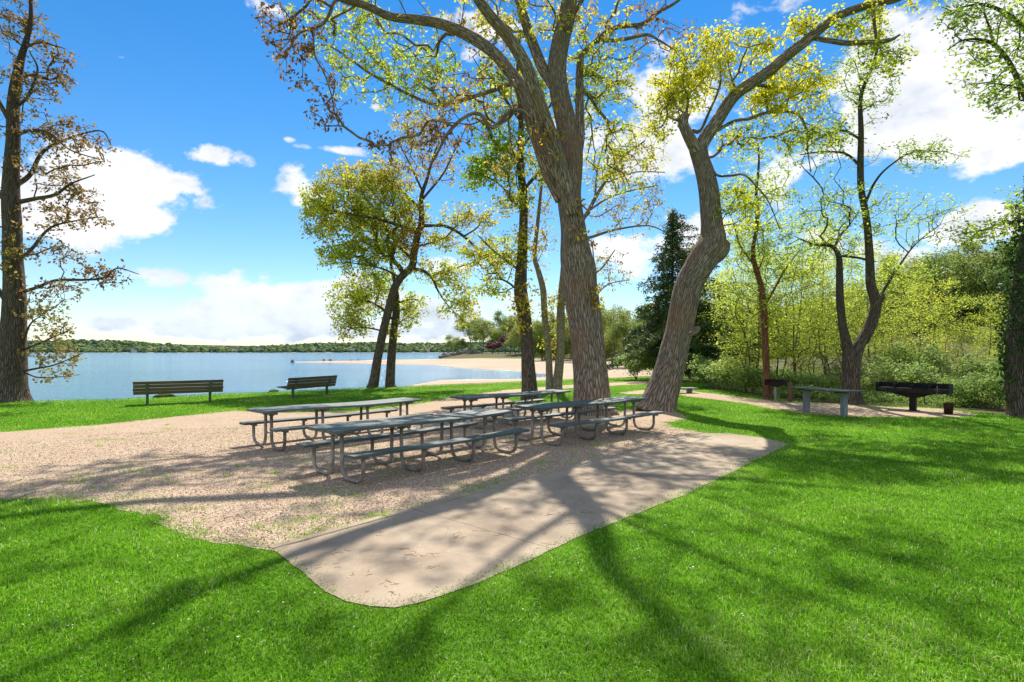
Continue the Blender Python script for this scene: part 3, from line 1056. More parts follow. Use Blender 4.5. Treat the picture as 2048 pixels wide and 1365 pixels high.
P, Hh = px_blobs(D, [(1725, 180, 75, 100, 0, 1.1, 110, .3), (1650, 300, 85, 50, .2, 1, 70, .25), (1840, 310, 95, 28, -.9, .9, 60, .3), (1700, 430, 120, 70, 0, 1.3, 120, .45), (1850, 440, 90, 60, .5, 1.1, 75, .4), (1630, 490, 95, 45, .2, 1.1, 70, .5), (1790, 540, 80, 40, .3, 1, 50, .5), (1745, 90, 50, 60, 0, .7, 40, .25), (1650, 400, 60, 50, 0, 1, 40, .4)])
s.grow(P, Hh, .3, .4, .15, .006, .43)
make_tree('forked_tree', 'slim dark tree forking into a V right behind the grey serving table', 'tree', gd(1703, 808), s, BARK_DARK, LEAF_AIRY, dict(n=13, spread=.12, size=.13, droop=.1, along=3, width=.42, flat=.6))

# ---------------------------------------------------------------- slender reddish trunk by the small grill
D = 22.3
s = Skeleton()
s.limb(px_limb(D, [(1537, 802, 20, 0), (1536, 785, 16, 0), (1532, 719, 14, 0), (1527, 616, 15, 0), (1521, 570, 11, 0), (1510, 533, 10, 0), (1506, 500, 9, 0), (1514, 450, 8, 0), (1512, 390, 6, 0), (1518, 320, 4, 0), (1512, 270, 2, 0)]), .12, 14, .3, .12, (.3, .3, 3), True)
s.limb(px_limb(D, [(1526, 615, 7, 0), (1545, 585, 5, .2), (1570, 540, 4, .4), (1600, 500, 2, .5)]), .12, 6, .2)
s.limb(px_limb(D, [(1508, 530, 5, 0), (1480, 490, 4, .2), (1465, 440, 2, .3)]), .12, 6, .2)
P, Hh = px_blobs(D, [(1520, 380, 80, 90, 0, 1.2, 100, .5), (1500, 480, 70, 70, 0, 1.2, 90, .55), (1570, 530, 70, 50, .3, 1.1, 60, .55), (1550, 620, 60, 50, 0, 1, 40, .55)])
s.grow(P, Hh, .3, .4, .15, .006, .43)
make_tree('slender_tree', 'slender tree with reddish shaggy trunk right beside the small grill', 'tree', gd(1537, 799), s, BARK_RED, LEAF_AIRY, dict(n=20, spread=.16, size=.135, droop=.1, along=4, width=.42, flat=.55))

# ---------------------------------------------------------------- ivy tree at the right edge
D = 16.5
s = Skeleton()
s.limb(px_limb(D, [(2052, 838, 66, 0), (2047, 820, 50, 0), (2036, 760, 44, 0), (2034, 700, 42, 0), (2040, 620, 40, 0), (2052, 533, 36, 0), (2066, 440, 32, 0), (2085, 330, 28, 0), (2090, 200, 24, 0), (2080, 60, 18, 0), (2090, -60, 10, 0)]), .12, 24, .5, .06, (.4, .3, 4), True)
s.limb(px_limb(D, [(2086, 260, 14, 0), (2050, 190, 12, -.5), (2015, 120, 9, -1), (1980, 85, 7, -1.4), (1930, 80, 4, -1.7), (1895, 100, 2, -1.9)]), .12, 10, .2)
s.limb(px_limb(D, [(2082, 100, 12, 0), (2030, 40, 9, -.8), (1970, 10, 6, -1.3), (1920, 15, 3, -1.6)]), .12, 8, .2)
s.limb(px_limb(D, [(2066, 440, 9, 0), (2020, 445, 6, -.4), (1970, 460, 4, -.7), (1915, 470, 2, -.9)]), .12, 6, .3)
P, Hh = px_blobs(D, [(1975, 110, 80, 95, -1.4, .9, 85, .36), (2020, 30, 110, 55, -1, 1, 70, .42), (1925, 30, 45, 40, -1.5, .6, 40, .3), (1995, 200, 45, 40, -1.3, .5, 26, .22), (2060, 190, 60, 80, -.6, 1, 36, .36), (1965, 462, 70, 22, -.8, .6, 46, .5), (2040, 420, 40, 50, -.2, .8, 40, .45), (2120, 100, 60, 150, 0, 1.5, 80, .3)])
s.grow(P, Hh, .3, .35, .15, .006, .43)
iv = thing_iv = make_tree('ivy_clad_tree', 'ivy-clad trunk standing at the right edge past the long grill', 'tree', gd(2047, 830), s, BARK_DARK, LEAF_AIRY, dict(n=10, spread=.12, size=.12, droop=.1, along=1, width=.55, flat=.5))
gi = Geo()
org = gd(2047, 830)
tr = smooth_poly(px_limb(D, [(2047, 825, 50, 0), (2036, 760, 46, 0), (2034, 700, 46, 0), (2040, 620, 48, 0), (2052, 533, 50, 0), (2066, 440, 44, 0), (2085, 330, 34, 0)]), .05)
idx = rng.integers(0, len(tr), 7500)
a_ = rng.uniform(0, 6.283, 7500)
dens_ = .5 + .5 * np.sin(a_ * 2 + idx * .09)
q = tr[idx, :3] + np.stack([np.cos(a_), np.sin(a_), 0 * a_], 1) * (tr[idx, 3] * (1.05 + rng.random(7500) ** 2 * .45 * (1 + 2 * sstep(.25, .6, idx / len(tr)) * (idx / len(tr) < .85))))[:, None]
keep = rng.random(7500) < sstep(.02, .35, idx / len(tr)) * (.35 + .65 * dens_)
add_leaves(gi, q[keep] - org, .1, .45, .5, .8, .2)
gi.build('ivy', LEAF_IVY, iv, smooth=False)

# ---------------------------------------------------------------- rusty-leaved tree at the left edge
D = 21.4
s = Skeleton()
s.limb(px_limb(D, [(22, 808, 66, 0), (24, 785, 54, 0), (25, 740, 48, 0), (26, 693, 47, 0), (28, 620, 42, 0), (28, 567, 38, 0), (26, 520, 36, 0), (25, 472, 34, 0), (22, 400, 31, 0), (23, 340, 28, 0), (26, 283, 26, 0), (27, 208, 22, 0), (36, 145, 17, 0), (44, 110, 13, 0), (56, 70, 10, 0), (62, 30, 8, 0), (60, -40, 5, 0), (66, -110, 3, 0)]), .1, 32, .2, .06, (.4, .25, 5), True)
for L in ([(40, 586, 8, 0), (72, 576, 7, -.2), (113, 561, 6, -.4), (170, 560, 5, -.6), (208, 556, 4, -.7), (235, 537, 3, -.8), (278, 549, 1.5, -.9)],
          [(38, 520, 8, 0), (62, 500, 7, .2), (101, 456, 5, .4), (157, 441, 3, .6), (208, 434, 2, .7)],
          [(36, 405, 11, 0), (70, 398, 9, -.3), (110, 390, 7, -.6), (142, 368, 4, -.9), (190, 350, 2, -1)],
          [(34, 370, 11, 0), (60, 350, 9, .3), (85, 305, 7, .6), (130, 280, 5, .8), (200, 262, 3, .9), (222, 290, 2, 1)],
          [(30, 270, 9, 0), (60, 262, 7, -.2), (95, 265, 5, -.4), (140, 300, 3, -.5), (200, 320, 2, -.6)],
          [(34, 160, 8, 0), (70, 150, 6, .2), (100, 160, 5, .4), (130, 150, 3, .5), (150, 168, 2, .5)],
          [(50, 95, 6, 0), (80, 85, 4, -.2), (110, 92, 3, -.3), (130, 98, 1.5, -.4)],
          [(38, 210, 7, 0), (58, 190, 6, -.2), (75, 140, 4, -.3), (60, 105, 3, -.4)],
          [(48, 742, 6, 0), (70, 738, 4, -.3), (110, 730, 3, -.5), (165, 707, 1.5, -.7)],
          [(48, 700, 5, 0), (95, 680, 3.5, .2), (140, 660, 2, .4)], [(46, 690, 5, 0), (60, 650, 3.5, -.2), (85, 630, 2, -.4), (130, 600, 1.5, -.5)],
          [(48, 745, 4, 0), (75, 755, 3, .1), (110, 755, 2, .3), (160, 750, 1, .5)],
          [(12, 600, 12, 0), (-20, 560, 9, -.2), (-70, 500, 6, -.4), (-130, 470, 3, -.6)], [(10, 400, 12, 0), (-30, 350, 9, .2), (-90, 280, 6, .4), (-140, 240, 3, .6)], [(18, 240, 10, 0), (-20, 170, 7, -.3), (-60, 90, 4, -.6)]):
    s.limb(px_limb(D, L), .12, 8, .12)
P, Hh = px_blobs(D, [(45, 40, 50, 65, 0, 1.2, 75, .55), (105, 110, 35, 50, .2, .8, 32, .6), (120, 160, 35, 22, .3, .6, 22, .6), (60, 180, 50, 60, -.3, 1, 55, .5), (90, 260, 70, 40, 0, 1.2, 60, .5), (165, 290, 60, 45, .2, 1, 60, .6), (90, 340, 70, 40, .2, 1.2, 50, .5), (150, 390, 45, 40, -.6, .8, 40, .6), (110, 430, 70, 35, .3, 1, 40, .55), (170, 440, 45, 25, .6, .7, 24, .6),
                     (120, 500, 70, 35, 0, 1, 34, .6), (200, 548, 70, 22, -.7, .6, 36, .75), (110, 580, 70, 25, -.2, .9, 32, .5), (90, 625, 55, 30, -.2, .8, 40, .2), (110, 665, 55, 25, .2, .7, 32, .25), (110, 710, 60, 25, -.4, .7, 32, .35), (110, 752, 50, 14, .2, .6, 14, .3), (20, 500, 30, 90, -.5, .5, 24, .2), (-70, 400, 80, 200, 0, 2, 90, .5), (-60, 120, 80, 130, 0, 1.6, 60, .5)])
s.grow(P, Hh, .22, .3, .22, .0075, .44)
make_tree('rust_leaved_oak', 'dark oak with small rust-brown leaf clumps at the left edge by the water', 'tree', gd(25, 803), s, BARK_DARK, LEAF_RUST, dict(n=9, spread=.085, size=.135, droop=.2, along=1, maxcnt=2, width=.55, bsize=.14, bdroop=.3, bwidth=.55))

# ---------------------------------------------------------------- straight tree behind the back picnic table
D = 22.2
s = Skeleton()
s.limb(px_limb(D, [(1062, 806, 42, 0), (1060, 785, 34, 0), (1057, 740, 30, 0), (1055, 700, 27, 0), (1050, 640, 27, 0), (1043, 595, 28, 0), (1041, 575, 27, 0), (1044, 512, 22, 0), (1047, 450, 19, 0), (1047, 395, 17, 0), (1041, 330, 15, 0), (1042, 242, 11, 0), (1036, 150, 8, 0), (1040, 60, 5, 0)]), .1, 26, .35, .05, (.4, .22, 5), True)
for L in ([(1043, 340, 9, 0), (1029, 312, 8, -.2), (990, 286, 7, -.4), (977, 258, 5, -.5), (950, 235, 3, -.6)], [(1047, 380, 8, 0), (1066, 358, 7, .2), (1084, 338, 5, .3), (1105, 300, 3, .4)],
          [(1044, 545, 6, 0), (1010, 520, 5, -.3), (985, 500, 4, -.5), (955, 470, 2, -.7)], [(1041, 585, 5, 0), (1005, 560, 4, .3), (960, 560, 2, .5)], [(1042, 420, 5, 0), (1000, 370, 4, .3), (960, 350, 3, .5), (925, 352, 2, .6)],
          [(1040, 300, 7, 0), (1085, 240, 5, .5), (1110, 190, 3, .8)], [(1040, 240, 7, 0), (990, 170, 5, .3), (960, 120, 3, .6)]):
    s.limb(px_limb(D, L), .12, 8, .1)
P, Hh = px_blobs(D, [(1000, 300, 65, 75, -.2, 1.2, 170, .12), (960, 350, 50, 45, .4, 1, 70, .15), (1030, 400, 45, 40, 0, 1, 55, .45), (1000, 520, 55, 55, 0, 1, 70, .35), (940, 500, 40, 40, .3, .8, 32, .4), (1045, 600, 28, 60, -.3, .5, 32, .58), (1048, 480, 26, 60, -.3, .5, 34, .58), (1010, 180, 80, 70, .5, 1.4, 120, .3), (1080, 200, 60, 70, .6, 1.2, 80, .35), (980, 580, 45, 25, .3, .7, 26, .35), (1080, 330, 40, 50, .3, .8, 40, .4)])
s.grow(P, Hh, .28, .4, .16, .0065, .44)
make_tree('upright_tree', 'upright grey tree right behind the farthest picnic table', 'tree', gd(1061, 801), s, BARK_DARK, LEAF_OAK, dict(n=14, spread=.12, size=.145, droop=.3, along=3))

# ---------------------------------------------------------------- twin stems
D = 26.7
s = Skeleton()
s.limb(px_limb(D, [(1100, 787, 20, 0), (1099, 765, 16, 0), (1097, 700, 14, 0), (1090, 637, 13, 0), (1086, 580, 13, 0), (1077, 544, 12, 0), (1069, 512, 10, 0), (1075, 450, 8, 0), (1082, 380, 6, 0), (1090, 300, 3, 0)]), .14, 14, .2, .06, (.3, .25, 3), True)
s.limb(px_limb(D, [(1112, 788, 26, 0), (1115, 765, 21, 0), (1121, 690, 18, 0), (1122, 606, 17, 0), (1127, 555, 16, 0), (1132, 510, 15, .1), (1145, 465, 13, .3), (1172, 430, 9, .5), (1205, 372, 7, .8), (1250, 312, 5, 1.1), (1290, 282, 3, 1.4)]), .14, 16, .2, .06, (.3, .25, 3))
for L in ([(1140, 480, 8, .2), (1180, 475, 7, .2), (1230, 460, 5, .1), (1297, 452, 3, 0), (1340, 470, 2, 0)], [(1180, 420, 5, .5), (1220, 395, 4, .3), (1270, 380, 3, .1), (1310, 372, 2, 0)], [(1190, 395, 5, .7), (1195, 340, 4, .9), (1210, 280, 2, 1.1)],
          [(1125, 570, 6, 0), (1160, 560, 5, -.6), (1200, 540, 4, -1), (1230, 500, 2, -1.3)], [(1122, 610, 5, 0), (1175, 605, 4, -.5), (1215, 570, 3, -.8), (1260, 560, 2, -1)], [(1215, 365, 4, .8), (1270, 345, 3, 1.2), (1330, 345, 2, 1.5)]):
    s.limb(px_limb(D, L), .14, 6, .1)
P, Hh = px_blobs(D, [(1085, 470, 30, 80, 0, .9, 50, .58), (1105, 600, 45, 50, 0, .9, 60, .58), (1240, 420, 90, 65, .3, 1.5, 90, .62), (1230, 330, 80, 70, .8, 1.4, 110, .42), (1300, 400, 50, 60, .2, 1.2, 50, .62), (1220, 540, 45, 45, -1, .8, 40, .58), (1090, 360, 40, 60, 0, 1, 45, .5), (1300, 300, 40, 50, 1.4, .9, 40, .45), (1100, 690, 30, 40, 0, .7, 20, .55)])
s.grow(P, Hh, .2, .4, .13, .0065, .44)
make_tree('twin_stemmed_tree', 'two thin brown stems growing from one root, left of the largest oak', 'tree', gd(1107, 784), s, BARK_PALE, LEAF_OAK, dict(n=10, spread=.11, size=.13, droop=.4, along=1, maxcnt=2, bsize=.13))

# ---------------------------------------------------------------- pair of trees by the water
D = 29.4
s = Skeleton()
s.limb(px_limb(D, [(744, 778, 25, 0), (748, 762, 21, 0), (758, 703, 18, 0), (770, 648, 17, 0), (782, 602, 17, 0), (794, 566, 17, 0), (810, 547, 16, 0), (824, 533, 16, 0), (829, 505, 14, 0), (835, 472, 14, 0), (842, 450, 13, 0), (843, 420, 11, 0), (843, 392, 9, 0), (853, 362, 7, 0), (862, 330, 5, 0), (875, 290, 3, 0)]), .12, 22, .42, .05, (.3, .08, 4), True)
for L in ([(842, 452, 8, 0), (868, 452, 7, .2), (892, 453, 7, .3), (926, 472, 6, .5), (956, 501, 5, .6), (978, 523, 4, .7), (1000, 548, 2, .8)], [(930, 472, 4, .5), (955, 455, 3, .5), (966, 435, 2, .5), (985, 430, 1.5, .5)], [(828, 538, 8, 0), (848, 543, 7, .1), (864, 556, 6, .2), (876, 582, 4, .3), (895, 610, 2.5, .4), (925, 640, 1.5, .5)],
          [(836, 468, 8, 0), (800, 452, 7, -.5), (760, 440, 6, -1), (710, 430, 4, -1.3), (650, 420, 2, -1.5)], [(826, 520, 7, 0), (790, 490, 6, .5), (740, 480, 5, .9), (680, 490, 3, 1.2), (640, 500, 2, 1.3)], [(842, 420, 7, 0), (800, 380, 5, .4), (760, 350, 4, .7), (720, 340, 2, .9)], [(844, 400, 6, 0), (885, 350, 4, -.4), (910, 300, 3, -.7), (930, 260, 2, -.9)], [(846, 385, 5, 0), (820, 330, 4, .3), (800, 290, 2, .5)],
          [(800, 556, 5, 0), (770, 540, 4, -.4), (730, 530, 3, -.8), (690, 525, 2, -1)]):
    s.limb(px_limb(D, L), .14, 8, .1)
P, Hh = px_blobs(D, [(720, 430, 112, 88, 0, 2.4, 460, .38), (645, 415, 50, 60, -.3, 1.4, 120, .3), (770, 360, 70, 45, .3, 1.5, 130, .5), (700, 360, 70, 35, .2, 1.4, 90, .5), (810, 420, 50, 60, 0, 1.4, 110, .45), (850, 320, 80, 60, -.3, 1.5, 110, .7), (830, 250, 50, 40, 0, 1, 50, .62), (700, 510, 75, 35, 0, 1.5, 120, .25), (780, 500, 50, 40, 0, 1.3, 70, .35), (930, 440, 65, 35, .5, 1, 65, .5), (890, 545, 65, 40, .4, 1, 70, .38), (920, 610, 45, 45, .4, .8, 60, .42), (980, 500, 35, 40, .7, .8, 34, .5), (880, 480, 40, 30, .3, .8, 36, .45), (815, 470, 40, 80, -1, .8, 60, .75)])
s.grow(P, Hh, .3, .45, .15, .0075, .44)
make_tree('crooked_tree', 'crooked full-crowned tree by the water, front one of the leaning pair', 'tree', gd(749, 774), s, BARK_DARK, LEAF_OAK, dict(n=18, spread=.14, size=.165, droop=.35, along=3, bsize=.15, bn=.7))
D = 30.2
s = Skeleton()
s.limb(px_limb(D, [(781, 776, 24, 0), (780, 762, 20, 0), (784, 703, 18, 0), (789, 650, 15, 0), (793, 612, 14, 0), (792, 580, 10, 0), (784, 540, 7, 0), (776, 500, 4, 0)]), .12, 20, .4, .05, (.3, .08, 4), True)
for L in ([(786, 640, 6, 0), (760, 615, 5, .3), (725, 600, 4, .6), (680, 595, 2, .8)], [(790, 610, 6, 0), (815, 600, 4, .2), (840, 600, 2, .4)], [(784, 670, 5, 0), (755, 660, 4, -.3), (720, 655, 3, -.6), (695, 660, 2, -.8)]):
    s.limb(px_limb(D, L), .14, 6, .1)
P, Hh = px_blobs(D, [(720, 600, 65, 50, .5, 1.5, 160, .28), (700, 650, 45, 28, -.5, 1.2, 60, .35), (760, 560, 60, 50, 0, 1.5, 100, .3), (820, 620, 40, 40, .3, 1, 60, .32), (790, 660, 30, 20, 0, .7, 16, .4)])
s.grow(P, Hh, .3, .45, .15, .0075, .44)
make_tree('straight_trunk_tree', 'straight dark trunk standing close behind the crooked tree by the water', 'tree', gd(777, 773.5), s, BARK_DARK, LEAF_OAK, dict(n=15, spread=.14, size=.165, droop=.35, along=3))

# ---------------------------------------------------------------- dark conifer behind the leaning tree
D = 37.0
base = gd(1345, 760)
base = np.array([(1345 - CX) / F * D, D, 0.0])
ht = at(1345, 415, D)[2]
root = thing('conifer_tree', 'dark green conifer behind the leaning tree', 'tree', base)
gt, gc = Geo(), Geo()
tube(gt, [(0, 0, -.1), (0, 0, ht * .5), (0, 0, ht)], [.2, .11, .015], 12)
nb = 200
for k in range(nb):
    f = (k + rng.random()) / nb
    z = ht * (.07 + .91 * f)
    L = (4.9 * (1 - f) ** 1.05 * (1 if f > .1 else .8) + .3) * rng.uniform(.4, 1.25)
    a = k * 2.4 + rng.normal(0, .3)
    L *= 1.25 + .48 * math.cos(a)
    rise = rng.uniform(-.12, .18) + .25 * f
    n = max(3, int(L / .35))
    t = np.linspace(0, 1, n)
    pts = np.stack([np.cos(a) * L * t, np.sin(a) * L * t, z + L * (rise * t - .22 * t ** 2)], 1) + rng.normal(0, .03, (n, 3))
    tube(gt, pts, np.linspace(.035, .008, n), 4, cap=False)
    m = int(L * (165 if f < .42 else 95))
    tt = rng.random(m) ** .62
    c = np.stack([np.interp(tt, t, pts[:, i]) for i in range(3)], 1)
    side = np.array([-np.sin(a), np.cos(a), 0])
    c += side * (rng.normal(0, .19, m) * (1.15 - tt) * min(L, 2))[:, None] + np.array([0, 0, 1]) * rng.normal(-.07, .10, m)[:, None]
    c += rng.normal(0, .05, (m, 3))
    add_leaves(gc, c, .17, rng.choice([.15, .4, .6, .85]), .45, .42, .3)
gt.build('trunk', BARK_DARK, root, uv=True)
gc.build('crown', LEAF_DARK, root, smooth=False)

# ================================================================== furniture
def mat_simple(name, c1, c2, scale=6, rough=.7, metal=0, bumpd=.003, stretch=(1, 1, 1), spec=.3, speck=None, vary=0):
    m = NT(name)
    p = m.mapping(m.objco(), stretch)
    n1 = m.noise(p, scale, 6, .65, .4)
    c = m.ramp(n1, [(.3, c1), (.7, c2)])
    if speck:
        v = m.voro(m.objco(), 38, out='Distance')
        c = m.mix(m.ramp(v, [(.10, (.8, .8, .8)), (.16, (0, 0, 0))]), c, (*speck, 1))
    if vary:
        hv = m.n('ShaderNodeHueSaturation')
        rd = m.n('ShaderNodeObjectInfo').outputs['Random']
        m.l(c, hv.inputs['Color'])
        m.l(m.math('MULTIPLY_ADD', rd, 2 * vary, 1 - vary), hv.inputs['Value'])
        m.l(m.math('MULTIPLY_ADD', rd, -.5, 1.2), hv.inputs['Saturation'])
        c = hv.outputs[0]
        p = m.mapping(m.objco(), stretch, (3, 1, 2))
    return m.out(m.pbr(c, rough, m.bump(m.noise(p, scale * 6, 4), bumpd), metal, spec))


M_TOP = mat_simple('weathered_green_plank', (.035, .055, .052), (.135, .165, .155), 3.2, .62, 0, .002, (.35, 6, 6), .45, (.5, .52, .5), .28)
M_PIPE = mat_simple('weathered_pipe', (.16, .13, .105), (.40, .335, .28), 9, .6, .25, .002, (1, 1, 1), .4, None, .22)
M_BRACKET = mat_simple('weathered_bracket', (.14, .10, .075), (.30, .235, .19), 9, .75, 0, .003, (1, 1, 3))
M_SLAT = mat_simple('bench_slat', (.07, .052, .026), (.19, .15, .08), 3, .8, 0, .004, (.4, 9, 9))
M_POSTG = mat_simple('green_bench_post', (.05, .085, .045), (.11, .15, .085), 8, .75)
M_GREYP = mat_simple('blue_grey_post', (.16, .18, .20), (.26, .28, .31), 4, .7, 0, .003, (6, 6, .6))
M_DTOP = mat_simple('dark_slate_plank', (.035, .042, .046), (.085, .10, .105), 2.2, .55, 0, .002, (.35, 6, 6), .4)
M_BLACK = mat_simple('sooty_steel', (.008, .007, .007), (.03, .025, .022), 7, .65, .3, .003)
M_RUST = mat_simple('rusty_steel', (.03, .015, .010), (.10, .048, .028), 8, .85, .1, .004)
M_GALV = mat_simple('galvanised_post', (.22, .23, .24), (.36, .37, .38), 6, .55, .4, .002)
M_WPOST = mat_simple('brown_timber', (.10, .055, .03), (.20, .12, .065), 5, .85, 0, .005, (8, 8, .6))


def corner(pts, r, n=6):
    """round the corners of a polyline"""
    pts = [np.asarray(p, float) for p in pts]
    out = [pts[0]]
    for i in range(1, len(pts) - 1):
        a, b, c = pts[i - 1], pts[i], pts[i + 1]
        u, v = (a - b) / np.linalg.norm(a - b), (c - b) / np.linalg.norm(c - b)
        p0, p2 = b + u * r, b + v * r
        for k in range(n + 1):
            t = k / n
            out.append((1 - t) ** 2 * p0 + 2 * t * (1 - t) * (b * .86 + (p0 + p2) / 2 * .14) + t * t * p2)
    out.append(pts[-1])
    return np.array(out)


TL, ST0, STS = 3.75, .27, 1.07


def plank(g, x0, x1, y, w, z, th, sag=0.0, seed=0):
    n = 10
    xs = np.linspace(x0, x1, n)
    zz = z + sag * np.sin((xs - x0) / (x1 - x0) * 2 * math.pi + seed) - abs(sag) * .5
    prof = np.array([[-w / 2, -th / 2], [-w / 2, th / 2 - .006], [-w / 2 + .006, th / 2], [w / 2 - .006, th / 2], [w / 2, th / 2 - .006], [w / 2, -th / 2]])
    V = np.array([[x, y + p[0], zc + p[1]] for x, zc in zip(xs, zz) for p in prof])
    k = len(prof)
    q = [[i * k + j, i * k + (j + 1) % k, (i + 1) * k + (j + 1) % k, (i + 1) * k + j] for i in range(n - 1) for j in range(k)]
    q = [f[::-1] for f in q]
    q += [[0, 1, 4, 5], [1, 2, 3, 4]]
    e = (n - 1) * k
    q += [[e + 5, e + 4, e + 1, e], [e + 4, e + 3, e + 2, e + 1]]
    g.add(V, q)


def picnic_table(label, loc, rz):
    t = thing('picnic_table', label, 'picnic table', loc, rz, 'picnic tables on the gravel')
    g = Geo()
    for y in (-.253, 0, .253):
        plank(g, 0, TL, y, .236, .738, .045, .014, .6)
    g.build('table_top', M_TOP, t, smooth=False)
    for sgn in (-1, 1):
        g = Geo()
        plank(g, .04, TL - .04, sgn * .69, .255, .432, .045, .008, 1.2)
        g.build('bench_seat', M_TOP, t, smooth=False)
    for k in range(4):
        x = ST0 + STS * k
        for sgn in (-1, 1):
            g = Geo()
            pts = corner([(x, sgn * .125, .675), (x, sgn * .14, .034), (x, sgn * .69, .034), (x, sgn * .69, .375)], .17)
            tube(g, pts, .03, 12)
            g.build('leg_frame', M_PIPE, t)
        g = Geo()
        box(g, (x, 0, .692), (.07, .68, .044), None, .006)
        for sgn in (-1, 1):
            box(g, (x, sgn * .125, .655), (.085, .10, .03), None, .006)
        g.build('top_bracket', M_BRACKET, t, smooth=False)
        for sgn in (-1, 1):
            g = Geo()
            box(g, (x, sgn * .69, .392), (.06, .22, .034), None, .006)
            g.build('seat_bracket', M_BRACKET, t, smooth=False)
        g = Geo()
        tube(g, [(x, -.12, .30), (x, .12, .30)], .014, 8)
        g.build('tie_bar', M_GALV, t)
    return t


def table_root(px, py, a):
    """near right top corner surveyed at height .76; a = heading from +Y towards +X"""
    c = gd(px, py, .76)
    e = np.array([math.sin(a), math.cos(a), 0])
    n = np.array([-e[1], e[0], 0])
    p = c + n * .375
    return (p[0], p[1], .004), math.pi / 2 - a


first = None
for lab, px, py, a in [('green-topped picnic table nearest the concrete slab, front left of the four', 668, 864, 42.5),
                       ('green-topped picnic table at far left, nearest the two park benches', 526, 824, 43),
                       ('green-topped picnic table at right, in front of the largest oak trunk', 1082, 817.5, 47),
                       ('farthest green-topped picnic table, in front of the upright grey tree', 938, 797, 46.5)]:
    loc, rz = table_root(px, py, R(a))
    if first is None:
        first = picnic_table(lab, loc, rz)
    else:
        copy_tree(first, loc, rz, 1.0, lab)


def park_bench(label, loc, rz):
    t = thing('park_bench', label, 'park bench', loc, rz, 'park benches facing the water')
    tilt = R(14)
    rot = rotx(tilt)
    g = Geo()
    for k in range(4):
        dz = .06 + k * .122
        c = np.array([0, -.02, .36]) + rot @ np.array([0, 0, dz])
        box(g, c, (2.8 + .02 * (k % 2), .042, .108), rot, .006)
    g.build('backrest', M_SLAT, t, smooth=False)
    g = Geo()
    for k in range(4):
        box(g, (0, .09 + k * .115, .425 + .012 * k), (2.8, .10, .042), None, .006)
    g.build('seat', M_SLAT, t, smooth=False)
    for sx in (-.98, .98):
        g = Geo()
        box(g, (sx, .06, .20), (.085, .085, .44), None, .008)
        g.build('leg', M_POSTG, t, smooth=False)
        g = Geo()
        c = np.array([sx, -.055, .36]) + rot @ np.array([0, 0, .225])
        box(g, c, (.105, .03, .46), rot, .006)
        g.build('back_support', M_POSTG, t, smooth=False)
        g = Geo()
        box(g, (sx, .25, .383), (.07, .46, .035), None, .006)
        g.build('seat_bracket', M_POSTG, t, smooth=False)
    return t


def between(p1, p2):
    a, b = np.array(g2(*p1)), np.array(g2(*p2))
    c = (a + b) / 2
    return (c[0], c[1], 0), math.atan2(b[1] - a[1], b[0] - a[0])


loc, rz = between((294, 810), (421, 804.5))
b1 = park_bench('brown slatted park bench seen square from behind, left of the two', loc, rz)
loc, rz = between((588, 797), (656, 790))
copy_tree(b1, loc, rz, 1.0, 'brown slatted park bench turned sideways, nearer the leaning pair of trees')

# grey serving table
loc, rz = between((1613, 824), (1688, 833))
t = thing('serving_table', 'thin-topped serving table on two blue-grey posts, beside the long grill', 'table', loc, rz)
g = Geo()
for y in (-.27, 0, .27):
    plank(g, -1.02, 1.02, y, .258, .742, .036, .008, 1.0)
g.build('table_top', M_DTOP, t, smooth=False)
for sx in (-.65, .65):
    g = Geo()
    box(g, (sx, 0, .33), (.15, .15, .70), None, .01)
    g.build('leg', M_GREYP, t, smooth=False)
    g = Geo()
    box(g, (sx, 0, .702), (.09, .68, .035), None, .006)
    g.build('top_bracket', M_BLACK, t, smooth=False)

# long pedestal grill
p0 = gd(1826, 822)
t = thing('long_grill', 'long black pedestal grill with open trough on one post', 'grill', (p0[0], p0[1], 0), R(-50))
LG, DG = 1.95, .52
g = Geo()
box(g, (0, DG / 2, .73), (LG, .012, .30), None, .003)
box(g, (0, 0, .585), (LG, DG, .012), None, .003)
box(g, (0, -DG / 2, .645), (LG, .012, .13), None, .003)
for sx in (-LG / 2 + .006, LG / 2 - .006):
    box(g, (sx, 0, .73), (.012, DG - .014, .30), None, .003)
for sx in (-.48, 0, .48):
    box(g, (sx, .02, .72), (.010, DG - .05, .25), None, .002)
g.build('firebox', M_BLACK, t, smooth=False)
g = Geo()
for k in range(60):
    x = -LG / 2 + .03 + k * (LG - .06) / 59
    if min(abs(x - q) for q in (-.48, 0, .48)) > .012:
        box(g, (x, -.02, .722), (.009, DG - .06, .009))
box(g, (0, -DG / 2 + .03, .709), (LG - .05, .018, .014))
g.build('grate', M_BLACK, t, smooth=False)
g = Geo()
v = np.array([[-.62, -.12, .578], [.62, -.12, .578], [.62, .12, .578], [-.62, .12, .578], [-.14, -.09, .42], [.14, -.09, .42], [.14, .09, .42], [-.14, .09, .42]])
g.add(v, [[0, 1, 2, 3], [4, 7, 6, 5], [0, 4, 5, 1], [1, 5, 6, 2], [2, 6, 7, 3], [3, 7, 4, 0]])
g.build('support_keel', M_BLACK, t, smooth=False)
g = Geo()
box(g, (0, 0, .20), (.17, .17, .44), None, .01)
box(g, (0, 0, .012), (.30, .30, .02), None, .004)
g.build('post', M_BLACK, t, smooth=False)
g = Geo()
for k in range(26):
    z = .80 - k * .026
    a = (k % 2) * math.pi / 2
    th = np.linspace(0, 2 * math.pi, 9)
    ring = np.stack([.009 * np.cos(th) * math.cos(a), .009 * np.cos(th) * math.sin(a), .016 * np.sin(th)], 1) + [LG / 2 - .28 + .01 * math.sin(k * .5), -DG / 2 - .022, z]
    tube(g, ring, .0035, 4, cap=False)
g.build('chain', M_GALV, t)
g = Geo()
